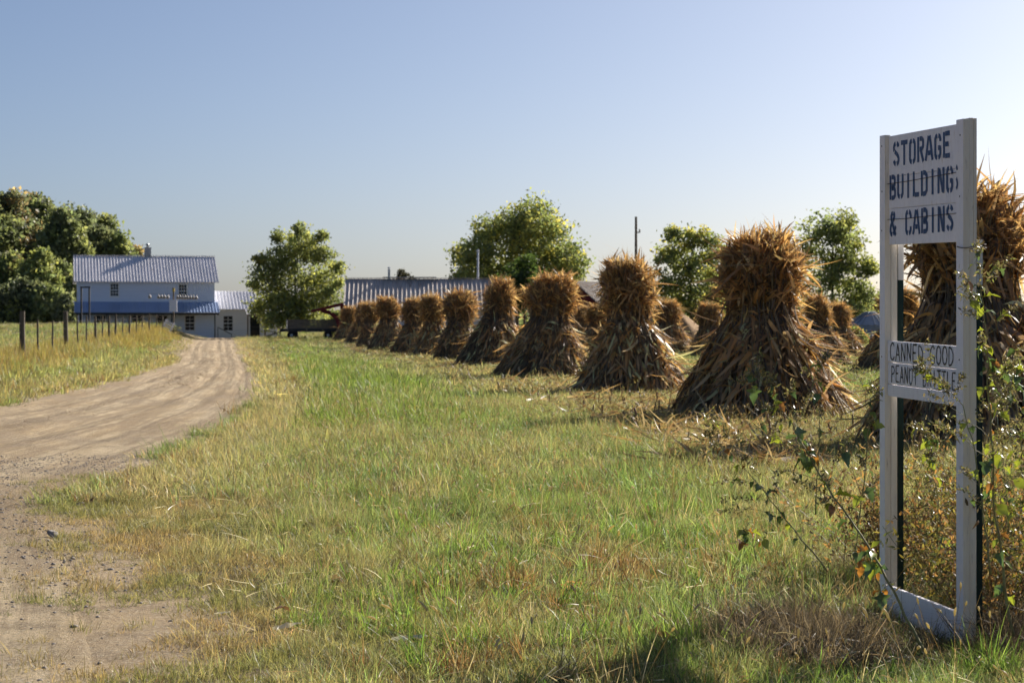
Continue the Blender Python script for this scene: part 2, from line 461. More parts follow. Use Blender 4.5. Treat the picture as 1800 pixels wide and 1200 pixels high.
# ------------------------------------------------------------------ stroke lettering
def arc(cx, cy, rx, ry, a0, a1, n=9):
    return [(cx + rx * math.cos(math.radians(a0 + (a1 - a0) * k / n)), cy + ry * math.sin(math.radians(a0 + (a1 - a0) * k / n))) for k in range(n + 1)]
# unit glyphs: height 1, width about .5, centre-line strokes (stencil: with bridges)
def stencil(ch):
    W = .5; s = .07; r = W - s
    if ch == 'S': return [arc(.25, .74, .17, .19, 75, 10, 5), arc(.25, .74, .17, .19, 105, 255, 8)[0:7] , [(.14, .60), (.36, .43)], arc(.25, .26, .17, .19, 55, -75, 8), arc(.25, .26, .17, .19, 190, 255, 4)]
    if ch == 'T': return [[(.02, .93), (.48, .93)], [(.25, .87), (.25, .0)]]
    if ch == 'O': return [[(.21, .93), (.13, .90), (.08, .80), (.08, .20), (.13, .10), (.21, .07)], [(.29, .93), (.37, .90), (.42, .80), (.42, .20), (.37, .10), (.29, .07)]]
    if ch == 'R': return [[(.08, 1), (.08, 0)], [(.18, .93), (.34, .92), (.42, .84), (.42, .62), (.34, .52), (.18, .51)], [(.26, .46), (.44, .0)]]
    if ch == 'A': return [[(.02, 0), (.21, .98)], [(.29, .98), (.48, 0)], [(.17, .30), (.34, .30)]]
    if ch == 'G': return [[(.21, .93), (.13, .90), (.08, .80), (.08, .20), (.13, .10), (.21, .07)], [(.29, .93), (.37, .90), (.42, .78), (.42, .70)], [(.29, .07), (.37, .10), (.42, .2), (.42, .45), (.27, .45)]]
    if ch == 'E': return [[(.08, 1), (.08, 0)], [(.16, .93), (.46, .93)], [(.16, .52), (.38, .52)], [(.16, .07), (.46, .07)]]
    if ch == 'B': return [[(.08, 1), (.08, 0)], [(.17, .93), (.34, .92), (.41, .84), (.41, .63), (.34, .54), (.17, .54)], [(.17, .46), (.35, .46), (.43, .38), (.43, .16), (.35, .08), (.17, .07)]]
    if ch == 'U': return [[(.08, 1), (.08, .20), (.13, .10), (.21, .07)], [(.42, 1), (.42, .20), (.37, .10), (.29, .07)]]
    if ch == 'I': return [[(.25, 1), (.25, 0)]]
    if ch == 'L': return [[(.08, 1), (.08, 0)], [(.16, .07), (.46, .07)]]
    if ch == 'D': return [[(.08, 1), (.08, 0)], [(.17, .93), (.32, .91), (.42, .80), (.42, .20), (.32, .09), (.17, .07)]]
    if ch == 'N': return [[(.08, 1), (.08, 0)], [(.42, 1), (.42, 0)], [(.14, .95), (.37, .05)]]
    if ch == 'C': return [[(.21, .93), (.13, .90), (.08, .80), (.08, .20), (.13, .10), (.21, .07)], [(.29, .93), (.37, .90), (.42, .78), (.42, .66)], [(.29, .07), (.37, .10), (.42, .22), (.42, .34)]]
    if ch == '&': return [[(.46, .02), (.14, .66), (.12, .82), (.18, .92), (.24, .94)], [(.28, .94), (.35, .88), (.34, .74), (.26, .62)], [(.18, .54), (.08, .40), (.06, .20), (.12, .08), (.20, .06)], [(.27, .08), (.38, .22), (.46, .40)]]
    return []
def brush(ch):
    if ch == 'C': return [[(.44, .82), (.36, .97), (.22, .98), (.08, .78), (.04, .45), (.10, .15), (.24, .02), (.40, .10), (.46, .24)]]
    if ch == 'A': return [[(.02, 0), (.14, .5), (.24, .99)], [(.24, .99), (.36, .5), (.46, .02)], [(.12, .38), (.40, .36)]]
    if ch == 'N': return [[(.05, 0), (.07, .98)], [(.07, .98), (.40, .04)], [(.40, .04), (.44, 1)]]
    if ch == 'E': return [[(.09, .97), (.06, .5), (.07, .03)], [(.09, .97), (.46, .98)], [(.07, .52), (.36, .53)], [(.07, .03), (.46, .02)]]
    if ch == 'D': return [[(.07, .98), (.06, .02)], [(.07, .98), (.30, .90), (.45, .62), (.42, .28), (.26, .06), (.06, .02)]]
    if ch == 'G': return [[(.44, .84), (.34, .98), (.20, .96), (.07, .75), (.04, .40), (.12, .10), (.26, .02), (.42, .14), (.44, .42)], [(.26, .44), (.46, .44)]]
    if ch == 'O': return [[(.25, .99), (.10, .86), (.03, .5), (.10, .12), (.25, .01), (.40, .13), (.47, .5), (.40, .87), (.25, .99)]]
    if ch == 'P': return [[(.08, .99), (.07, 0)], [(.08, .97), (.34, .95), (.44, .78), (.36, .56), (.08, .48)]]
    if ch == 'U': return [[(.06, .98), (.06, .3), (.16, .04), (.32, .04), (.43, .3), (.44, .98)]]
    if ch == 'T': return [[(.0, .96), (.5, .97)], [(.25, .96), (.25, 0)]]
    if ch == 'B': return [[(.08, .98), (.07, .02)], [(.08, .97), (.34, .92), (.38, .72), (.28, .56), (.08, .52)], [(.10, .52), (.38, .46), (.45, .24), (.34, .05), (.07, .02)]]
    if ch == 'R': return [[(.08, .98), (.07, .0)], [(.08, .97), (.36, .92), (.40, .70), (.28, .54), (.08, .48)], [(.18, .48), (.45, .0)]]
    if ch == 'I': return [[(.25, .97), (.25, .02)]]
    if ch == 'L': return [[(.09, .98), (.07, .04), (.46, .03)]]
    return []
def stroke_mesh(polys, width, place, name, mat, parent, keep=None, jitter=0.0, lift=.0016):
    """ribbons 1.6 mm proud of the board, subdivided; place(u,v,l)->local point"""
    v = []; f = []
    for pl in polys:
        pts = []
        for (a, b) in zip(pl[:-1], pl[1:]):
            for k in range(4): pts.append((a[0] + (b[0] - a[0]) * k / 4, a[1] + (b[1] - a[1]) * k / 4))
        pts.append(pl[-1])
        L = []
        for i, p in enumerate(pts):
            q0 = pts[max(i - 1, 0)]; q1 = pts[min(i + 1, len(pts) - 1)]
            dx, dy = q1[0] - q0[0], q1[1] - q0[1]; n = math.hypot(dx, dy) or 1
            w = width / 2 * (1 + random.uniform(-jitter, jitter))
            L.append(((p[0] - dy / n * w, p[1] + dx / n * w), (p[0] + dy / n * w, p[1] - dx / n * w)))
        for (a0, a1), (b0, b1) in zip(L[:-1], L[1:]):
            if keep and not keep(a0, a1, b0, b1): continue
            o = len(v)
            v += [place(*a0, lift), place(*b0, lift), place(*b1, lift), place(*a1, lift)]
            f.append((o, o + 1, o + 2, o + 3))
    if not v: return
    me = bpy.data.meshes.new(name); me.from_pydata(v, [], f); me.materials.append(mat); me.update()
    return obj(name, me, parent)

# ------------------------------------------------------------------ the sign
def build_sign():
    Lp = Vector((1.7885, 9.69, 0)); u = Vector((.202, -.9794, 0)).normalized()
    n = Vector((u.y, -u.x, 0))        # face normal, towards the lane
    W = .96
    root = empty("farm_sign", (Lp.x, Lp.y, float(H(Lp.x, Lp.y))))
    rot = Matrix((( u.x, -n.x, 0), (u.y, -n.y, 0), (0, 0, 1))).to_4x4()   # local x = width, local y = backwards, z = up
    root.matrix_world = Matrix.Translation(Vector((Lp.x, Lp.y, 0.0))) @ rot
    tag(root, "tall white wooden roadside sign with stencilled blue lettering and open frame", "sign")
    B = .0025
    # stiles
    MB().box(0, .066, 0, .030, 0.0, 2.322).build("post", M['sign_white'], root, bevel=B)
    MB().box(W - .074, W, 0, .030, -.02, 2.330).build("post", M['sign_white'], root, bevel=B)
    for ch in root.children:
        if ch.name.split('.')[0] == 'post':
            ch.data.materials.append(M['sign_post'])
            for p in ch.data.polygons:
                if p.normal.x > .9: p.material_index = 1  # side faces take the cream bounce-light tint, fronts stay white
    # backing battens seen on the right edge
    MB().box(W - .055, W - .003, .0305, .0500, 1.760, 2.335).build("batten", M['sign_post'], root, bevel=B)
    MB().box(W - .055, W - .006, .0515, .0680, 1.762, 2.334).build("batten", M['sign_post'], root, bevel=B)
    # rear posts, rounded
    for x0 in (.012, W - .058):
        m = MB(); pr = []
        for k in range(16):
            a = 2 * math.pi * k / 16
            ca, sa = math.cos(a), math.sin(a)
            pr.append((x0 + .026 + .026 * math.copysign(abs(ca) ** .5, ca), .0505 + .0195 * math.copysign(abs(sa) ** .5, sa)))
        top = 1.82 if x0 < .5 else 1.757
        vs = [(p[0], p[1], z) for z in (0.01, top) for p in pr]
        fs = [(k, (k + 1) % 16, 16 + (k + 1) % 16, 16 + k) for k in range(16)] + [tuple(range(16, 32))]
        m.add(vs, fs).build("back_post", M['sign_post'], root, sm=False)
    # header planks
    zs = [2.316, 2.118, 1.965, 1.790]
    for i in range(3):
        MB().box(.0665, W - .0785, .0205 + .0008 * i, .0295, zs[i + 1] + .001, zs[i] - .001).build("plank", M['sign_white'], root, bevel=.002)
    MB().box(.0665, W - .0785, .0300, .0360, zs[3] + .003, zs[0] - .004).build("backing_board", M['sign_white'], root)
    # lower boards
    for a, b, yo in ((1.328, 1.228, .014), (1.224, 1.122, .016), (1.118, 1.062, .0145)):
        MB().box(.0665, W - .0785, yo, .0290, b, a).build("plank", M['sign_white'], root, bevel=.002)
    MB().box(.0665, W - .0785, .006, .0285, .005, .150).build("bottom_rail", M['sign_white'], root, bevel=.0025)
    # thin wires strung across the header
    for z0, z1 in ((2.085, 2.100), (1.913, 1.918)):
        MB().tube([(.0675, .014, z0), (.3, .0155, z0 + (z1 - z0) * .3 - .003), (.6, .0155, z0 + (z1 - z0) * .6), (.879, .014, z1)], .0016, 6).build("wire", M['rust_wire'], root)
    # nails
    for (x, z) in ((.03, 2.27), (.033, 2.05), (.03, 1.86), (.93, 2.26), (.925, 1.99), (.92, 1.27), (.925, 1.09), (.03, 1.25), (.03, .10), (.93, .08)):
        MB().lathe([(.0001, 0), (.004, .0), (.004, .0012), (.0001, .0016)], 8).build("nail", M['rust_wire'], root).matrix_local = Matrix.Translation((x, -.0002, z - .0225 * x)) @ Matrix.Rotation(math.radians(90), 4, 'X')
    # stencilled words
    def word(txt, x0, x1, zb, h, depth, gfun, wid, mat, slope=0.0, jit=0.0, keep=None, skip=0, wob=0.0):
        n_ = len(txt); cw = (x1 - x0) / n_
        for i, ch in enumerate(txt):
            if ch == ' ' or i < skip: continue
            gx = x0 + cw * i; gz = zb + slope * (gx - x0) + random.uniform(-wob, wob)
            sx = cw * .86 / .5
            hh = h * (1 + random.uniform(-wob, wob) * 4)
            def place(a, b, l, gx=gx, gz=gz): return (a, depth - l, b)
            polys = [[(gx + p[0] * sx, gz + p[1] * hh) for p in pl] for pl in gfun(ch)]
            nm = "letter" if ch != '&' else "ampersand"
            stroke_mesh(polys, wid, place, nm, mat, root, keep, jit)
    fd = .0205
    word("STORAGE", .120, .797, 2.166, .116, fd, stencil, .022, M['letter_blue'], slope=.012, wob=.002)
    word("BUILDING", .076, .826, 2.007, .117, fd + .0008, stencil, .022, M['letter_blue'], slope=.012, wob=.002)
    word("S", .860, .918, 2.017, .117, 0.0, stencil, .016, M['letter_blue'], keep=lambda *q: min(p[0] for p in q) > W - .0765)
    word("& CABINS", .078, .826, 1.832, .117, fd + .0016, stencil, .022, M['letter_blue'], slope=.012, wob=.002)
    word("CANNED GOOD", .100, .842, 1.236, .086, .014, brush, .0085, M['letter_black'], jit=.3, wob=.003)
    word("PEANUT BRITTLE", .110, .860, 1.131, .080, .016, brush, .0075, M['letter_black'], jit=.3, wob=.003)
    for ch in root.children:            # the frame has settled out of square: its right side sits lower
        if ch.name.split('.')[0] == 'nail': continue
        for v in ch.data.vertices: v.co.z -= .0225 * v.co.x
    # steel T posts
    for (s, off, top, tip, lab) in ((.040, .0765, 1.80, 1.625, "dark green steel T-post standing behind the far upright of the sign"),
                                    (W - .035, .0765, 1.80, 1.60, "dark green steel T-post with white tip behind the near upright of the sign")):
        p = Lp + u * s - n * off
        t = empty("steel_fence_post", (p.x, p.y, float(H(p.x, p.y)) - .05), math.atan2(u.y, u.x))
        def tee(z0, z1, g=0): return MB().box(-.017 - g, .017 + g, -.003 - g, .003 + g, z0, z1).box(-.003 - g, .003 + g, .0032 + g, .030 + g, z0, z1)
        tee(0, tip + .05).build("shaft", M['tpost'], t)
        tee(tip + .0505, top + .05, .0004).build("painted_tip", M['tpost_tip'], t)
        for k in range(16):
            MB().box(-.006, .006, -.009, -.0032, .35 + k * .075, .36 + k * .075).build("stud", M['tpost'], t)
        tag(t, lab, "fence post", "steel posts at the sign")
    # loop of tie wire
    m = MB(); pts = []
    for k in range(22):
        a = k / 21 * 2 * math.pi * 1.15
        pts.append((W - .030 + .055 * math.cos(a), .055 + .065 * math.sin(a), 1.735 + .006 * math.sin(2 * a) + .0015 * k / 2))
    m.tube(pts, .0022, 6).build("tie_wire", M['rust_wire'], root)
    return root

# ------------------------------------------------------------------ corn shocks
_PZ = np.array([0, .5, 1.0, 1.34, 1.50, 1.66, 1.82, 2.1, 2.35, 2.6]); _PR = np.array([1.22, .99, .75, .58, .47, .375, .40, .46, .46, .38])
def prof_r(z, R=1.28, zn=1.66):
    z = np.asarray(z, float)
    k = 1 + (R / 1.28 - 1) * np.clip(1 - z / zn, 0, 1)
    return np.interp(z * 1.66 / zn, _PZ, _PR) * k
def pick(cols, n, rng, jit=.22):
    c = np.asarray(cols)[rng.integers(0, len(cols), n)]
    return c * (1 + rng.normal(0, jit, (n, 1))).clip(.45, 1.7)
LOWC = [(0.443, 0.286, 0.15), (0.319, 0.211, 0.118), (0.549, 0.379, 0.205), (0.7, 0.521, 0.284), (0.23, 0.151, 0.087), (0.7, 0.394, 0.134), (0.7, 0.672, 0.347), (0.602, 0.336, 0.134)]
UPC = [(0.518, 0.281, 0.108), (0.389, 0.209, 0.086), (0.605, 0.36, 0.137), (0.288, 0.166, 0.079), (0.7, 0.49, 0.223), (0.475, 0.302, 0.144), (0.23, 0.144, 0.079)]
TASC = [(0.442, 0.289, 0.145), (0.344, 0.214, 0.103), (0.552, 0.372, 0.179), (0.344, 0.276, 0.145), (0.276, 0.179, 0.097)]
def shock_meshes(seed, fat=1.0, detail=1.0, zn=1.64, crown=1.0):
    rng = np.random.default_rng(seed)
    ba = rng.uniform(0, 6.283); bm = rng.uniform(.03, .14)
    def bend(V):                        # the whole bundle sags a little to one side, the head fuller or thinner
        k = 1 + (crown - 1) * smooth(zn, zn + .35, V[:, 2])
        V[:, :2] *= k[:, None]; V[:, 0] += math.cos(ba) * bm * (V[:, 2] / 2.5) ** 2; V[:, 1] += math.sin(ba) * bm * (V[:, 2] / 2.5) ** 2
        return V
    ph = rng.uniform(0, 6.28, 4)
    def lump(th): return 1 + .07 * np.sin(2 * th + ph[0]) + .05 * np.sin(3 * th + ph[1]) + .04 * np.sin(5 * th + ph[2])
    # core
    nz, nt = 14, 28
    zz = np.linspace(0, 2.50, nz); tt = np.linspace(0, 2 * np.pi, nt, endpoint=False)
    Zg, Tg = np.meshgrid(zz, tt, indexing='ij')
    Rg = prof_r(Zg, 1.28 * fat, zn) * .80 * lump(Tg) * (1 - smooth(2.2, 2.52, Zg) * .6)
    Vc = np.stack([Rg * np.cos(Tg), Rg * np.sin(Tg), Zg], -1).reshape(-1, 3)
    idx = np.arange(nz * nt).reshape(nz, nt)
    Fc = np.stack([idx[:-1], np.roll(idx, -1, 1)[:-1], np.roll(idx, -1, 1)[1:], idx[1:]], -1).reshape(-1, 4)
    Vc = np.vstack([Vc, [[0, 0, 2.58]]]); top = np.stack([idx[-1], np.roll(idx[-1], -1), np.full(nt, len(Vc) - 1)], -1)
    core = mesh_np("stalk_core", bend(Vc), [Fc, top], M['corn'], cols=np.tile([[.20, .13, .07]], (len(Vc), 1)))
    # stalks
    n = int(330 * detail); k = 8
    th = rng.uniform(0, 6.283, n); sw = rng.normal(0, .22, n)
    topz = rng.uniform(2.0, 2.62, n)
    s = np.linspace(0, 1, k)[None, :]
    Z = topz[:, None] * s
    thk = th[:, None] + sw[:, None] * s
    ro = rng.uniform(.84, 1.05, n)[:, None]
    R = prof_r(Z, 1.28 * fat, zn) * ro * lump(th)[:, None] + rng.normal(0, .018, (n, k))
    foot = rng.uniform(0, .14, n)[:, None] * (1 - s) ** 6
    Pp = np.stack([(R + foot) * np.cos(thk), (R + foot) * np.sin(thk), Z], -1)
    V1, F1 = tubes(Pp, np.linspace(1, .55, k)[None, :] * rng.uniform(.009, .016, n)[:, None], 4)
    C1 = np.repeat(pick([(.27, .20, .115), (.20, .145, .08), (.15, .10, .06), (.33, .25, .15)], n, rng), k * 4, 0)
    # hanging lower leaves
    n = int(1750 * detail)
    z = rng.uniform(.10, 1.62, n) ** .92; th = rng.uniform(0, 6.283, n)
    r = prof_r(z, 1.28 * fat, zn) * lump(th) * rng.uniform(.93, 1.06, n)
    er = np.stack([np.cos(th), np.sin(th), th * 0], -1); et = np.stack([-np.sin(th), np.cos(th), th * 0], -1)
    P = er * r[:, None]; P[:, 2] = z
    dn = er * .58 + np.array([0, 0, -1.0])
    upm = rng.random(n) < .26
    dn[upm] = er[upm] * -.30 + np.array([0, 0, .9])
    D = dn + er * (rng.normal(.04, .24, n) * (1 - .6 * smooth(1.1, 1.5, z)))[:, None] + et * rng.normal(0, .55, n)[:, None]
    L = rng.uniform(.20, .62, n); L = np.minimum(L, np.where(upm, 1, .25 + z * .9))
    side = et + er * rng.normal(0, .5, n)[:, None] + np.array([0, 0, 1.]) * rng.normal(0, .3, n)[:, None]
    side = side - D * (np.sum(side * D, 1) / np.sum(D * D, 1))[:, None]
    V2, F2, q = strips(P, D, L, rng.uniform(.024, .090, n), np.where(upm, .9, .12) * rng.uniform(.3, 1.6, n), 6, side, rng.normal(0, .50, n), rng=rng,
                       wprof=lambda t: max(.06, .55 + .6 * t - 1.1 * t ** 3) if t < 1 else .06)
    zc = P[:, 2]
    mixup = (rng.random(n) < smooth(.9, 1.9, zc))[:, None]
    C2 = np.repeat(np.where(mixup, pick(UPC, n, rng), pick(LOWC, n, rng)), q, 0)
    V2[:, 2] = np.maximum(V2[:, 2], .01)
    # crown leaves: messy sheaf with a domed top
    def dome(z): return np.sqrt(np.clip(1 - (np.maximum(z - 2.05, 0) / .78) ** 2, 0, 1))
    n = int(1800 * detail)
    z = zn - .10 + rng.random(n) ** .85 * 1.10; th = rng.uniform(0, 6.283, n)
    r = prof_r(z, 1.28, zn) * lump(th) * np.sqrt(rng.uniform(.55, 1.16, n)) * dome(z)
    er = np.stack([np.cos(th), np.sin(th), th * 0], -1); et = np.stack([-np.sin(th), np.cos(th), th * 0], -1)
    P = er * r[:, None]; P[:, 2] = z
    D = er * (rng.normal(.36, .26, n) * (1 - .5 * smooth(2.0, 2.6, z)))[:, None] + et * rng.normal(0, .40, n)[:, None] + np.array([0, 0, 1.0]) * rng.normal(.85, .35, n)[:, None]
    hang = rng.random(n) < .28
    D[hang] = (er * (rng.normal(.5, .3, n) * smooth(zn, zn + .4, z))[:, None] + et * rng.normal(0, .6, n)[:, None] + np.array([0, 0, -.35]))[hang]
    L = rng.uniform(.14, .46, n) * np.where(hang, .85, 1)
    V3, F3, q = strips(P, D, L, rng.uniform(.018, .064, n), rng.uniform(.0, .6, n), 5, None, rng.normal(0, .55, n), rng=rng,
                       wprof=lambda t: max(.05, .5 + .75 * t - 1.25 * t ** 3) if t < 1 else .05)
    C3 = np.repeat(pick(UPC, n, rng, .28), q, 0)
    # tassels and spikes
    n = int(1250 * detail)
    rr = np.sqrt(rng.random(n)); th = rng.uniform(0, 6.283, n)
    er = np.stack([np.cos(th), np.sin(th), th * 0], -1)
    P = er * (rr * .47 * lump(th))[:, None]; P[:, 2] = 2.12 + .56 * np.sqrt(np.clip(1 - rr ** 2, 0, 1)) - rng.random(n) * .20
    D = er * (rr * .60 + rng.normal(0, .20, n))[:, None] + np.array([0, 0, 1.0]) + rng.normal(0, .18, (n, 3))
    L = rng.uniform(.12, .36, n); long_ = rng.random(n) < .07; L[long_] *= 1.35
    V4, F4, q = strips(P, D, L, rng.uniform(.004, .013, n) * np.where(long_, .8, 1), rng.uniform(-.1, .5, n), 4, None, rng.normal(0, .28, n), rng=rng)
    C4 = np.repeat(pick(TASC, n, rng), q, 0)
    return dict(core=core,
                stalks=mesh_np("stalks", bend(V1), F1, M['corn'], cols=C1),
                leaves=mesh_np("hanging_leaves", bend(V2), F2, M['corn'], cols=C2),
                crown=mesh_np("crown_leaves", bend(V3), F3, M['corn'], cols=C3),
                tassels=mesh_np("tassels", bend(V4), F4, M['corn'], cols=C4), zn=zn, lump=lump, fat=fat)
def leaf_mesh(i, cols):
    rng = np.random.default_rng(500 + i)
    V, F, q = strips(np.zeros((1, 3)), np.array([[0, 0, -1.]]), np.array([rng.uniform(.4, .7)]), np.array([rng.uniform(.05, .08)]), np.array([0.]), 7,
                     np.array([[1., 0, 0]]), np.array([rng.normal(0, .5)]), rng=rng, wprof=lambda t: max(.06, .55 + .65 * t - 1.15 * t ** 3) if t < 1 else .05)
    V[:, 0] += .05 * np.sin(V[:, 2] * rng.uniform(5, 10))
    c = pick(cols, 1, rng, .1)
    return mesh_np("leaf", V, F, M['corn'], cols=np.repeat(c, len(V), 0))
def ear_mesh(i):
    rng = np.random.default_rng(800 + i)
    m = MB(); ln = rng.uniform(.20, .27)
    m.lathe([(.001, 0), (.018, -.01), (.030, -.05), (.034, -ln * .45), (.028, -ln * .75), (.012, -ln * .95), (.002, -ln * 1.05)], 10)
    V = np.array(m.v); F = np.array(m.f)
    cols = np.tile(np.array([[.42, .29, .12]]) * rng.uniform(.7, 1.1), (len(V), 1)) * (1 + .18 * np.sin(np.arctan2(V[:, 1], V[:, 0]) * 5))[:, None]
    return mesh_np("corn_ear", V, F, M['corn'], cols=cols, smooth_shade=True)
ORD = ["first", "second", "third", "fourth", "fifth", "sixth", "seventh", "eighth", "ninth", "tenth", "eleventh", "twelfth"]
SHOCKS = []
def build_shocks():
    V = [shock_meshes(11, 1.0, 1.15, 1.62, 1.06), shock_meshes(12, .94, 1.15, 1.56, 1.0), shock_meshes(13, 1.0, 1.0, 1.68, 1.16), shock_meshes(14, .88, .9, 1.50, 1.08), shock_meshes(15, .95, .9, 1.72, .92), shock_meshes(16, .82, .9, 1.60, 1.18)]
    twine = MB(); pts = [(.41 * math.cos(a), .41 * math.sin(a), .02 * math.sin(3 * a)) for a in [2 * math.pi * k / 30 for k in range(31)]]
    tw = twine.tube(pts, .012, 6, caps=False).mesh("twine", M['twine'])
    leaves_lo = [leaf_mesh(i, LOWC) for i in range(7)]; leaves_up = [leaf_mesh(20 + i, UPC) for i in range(7)]
    ears = [ear_mesh(i) for i in range(4)]
    # photo x of the middle, distance, height factor, variant, label
    rows = [
        (1716, 22.6, 1.06, 2, "corn shock largely hidden behind the white sign at the right edge"),
        (1345, 29.2, 1.00, 0, "big corn shock standing just left of the white sign"),
        (1108, 39.2, .985, 1, "second corn shock left of the sign, grey utility pole behind its top"),
        (958, 50.0, .95, 2, "third corn shock left of the sign, below the yellowing tree"),
        (868, 63.5, 1.03, 4, "fourth corn shock left of the sign in the main row"),
        (812, 73.0, 1.0, 5, "fifth corn shock left of the sign in the main row"),
        (765, 83.0, .98, 1, "sixth corn shock left of the sign in the main row"),
        (727, 92.0, 1.0, 3, "seventh corn shock left of the sign in the main row"),
        (685, 104, 1.02, 2, "eighth corn shock left of the sign in the main row"),
        (655, 117, 1.0, 5, "ninth corn shock left of the sign in the main row"),
        (634, 132, 1.0, 1, "third last corn shock of the main row, before the barn"),
        (612, 148, 1.0, 3, "last and farthest corn shock of the main row, beside the wagon"),
        (1021, 112, .86, 1, "small far corn shock left of the second shock, below the red gable"),
        (1052, 100, .88, 2, "far corn shock touching the left side of the second shock, below the red gable"),
        (1176, 92, .92, 0, "far corn shock half hidden behind the second shock, by the grain pile"),
        (1246, 82, .84, 5, "far corn shock between the grain pile and the big shock"),
        (1441, 67, .86, 4, "far corn shock just right of the big shock"),
        (1474, 79, .84, 0, "farther corn shock behind and right of the big shock, left of the steel bin"),
        (1572, 56, .84, 2, "far corn shock peeking out left of the sign upright"),
    ]
    for i, (px, d, hs, vi, lab) in enumerate(rows):
        X = (px - 900) / FPX * d
        root = empty("corn_shock", (X, d, float(H(X, d)) - .03), random.uniform(0, 6.28))
        v = V[vi]
        root.scale = (hs * random.uniform(.92, 1.08), hs * random.uniform(.92, 1.08), hs * random.uniform(.97, 1.03))
        root.rotation_euler = (random.gauss(0, .04), random.gauss(0, .04), root.rotation_euler.z)
        tag(root, lab, "corn shock", "corn shocks in the field")
        tag(obj("stalk_core", v['core'], root), kind="stuff")
        tag(obj("stalks", v['stalks'], root), kind="stuff")
        tag(obj("hanging_leaves", v['leaves'], root), kind="stuff")
        tag(obj("crown_leaves", v['crown'], root), kind="stuff")
        tag(obj("tassels", v['tassels'], root), kind="stuff")
        o = obj("twine", tw, root); o.location.z = v['zn']
        nl = 150 if i < 3 else (50 if i < 5 else 0)
        for k in range(nl):
            th = random.uniform(0, 6.283); z = random.uniform(.25, 2.3)
            up = z > 1.5
            r = float(prof_r(z, 1.28 * v['fat'], v['zn'])) * float(v['lump'](th)) * random.uniform(1.0, 1.06)
            o = obj("leaf", random.choice(leaves_up if up else leaves_lo), root)
            slope = math.radians(random.gauss(24, 9)) if not up else math.radians(random.gauss(150, 22) if random.random() < .6 else random.gauss(40, 20))
            o.matrix_local = (Matrix.Translation((r * math.cos(th), r * math.sin(th), z)) @ Matrix.Rotation(th + math.pi / 2 + random.gauss(0, .25), 4, 'Z')
                              @ Matrix.Rotation(slope, 4, 'X') @ Matrix.Rotation(random.gauss(0, .3), 4, 'Y'))
        ne = 22 if i < 4 else (8 if i < 6 else 0)
        for k in range(ne):
            th = random.uniform(0, 6.283); z = random.uniform(.3, 1.15)
            r = float(prof_r(z, 1.28 * v['fat'], v['zn'])) * float(v['lump'](th)) * 1.05
            o = obj("corn_ear", random.choice(ears), root)
            o.matrix_local = (Matrix.Translation((r * math.cos(th), r * math.sin(th), z)) @ Matrix.Rotation(th + math.pi / 2, 4, 'Z')
                              @ Matrix.Rotation(math.radians(random.gauss(28, 10)), 4, 'X') @ Matrix.Rotation(random.gauss(0, .35), 4, 'Y'))
        SHOCKS.append((X, d, 1.28 * hs))

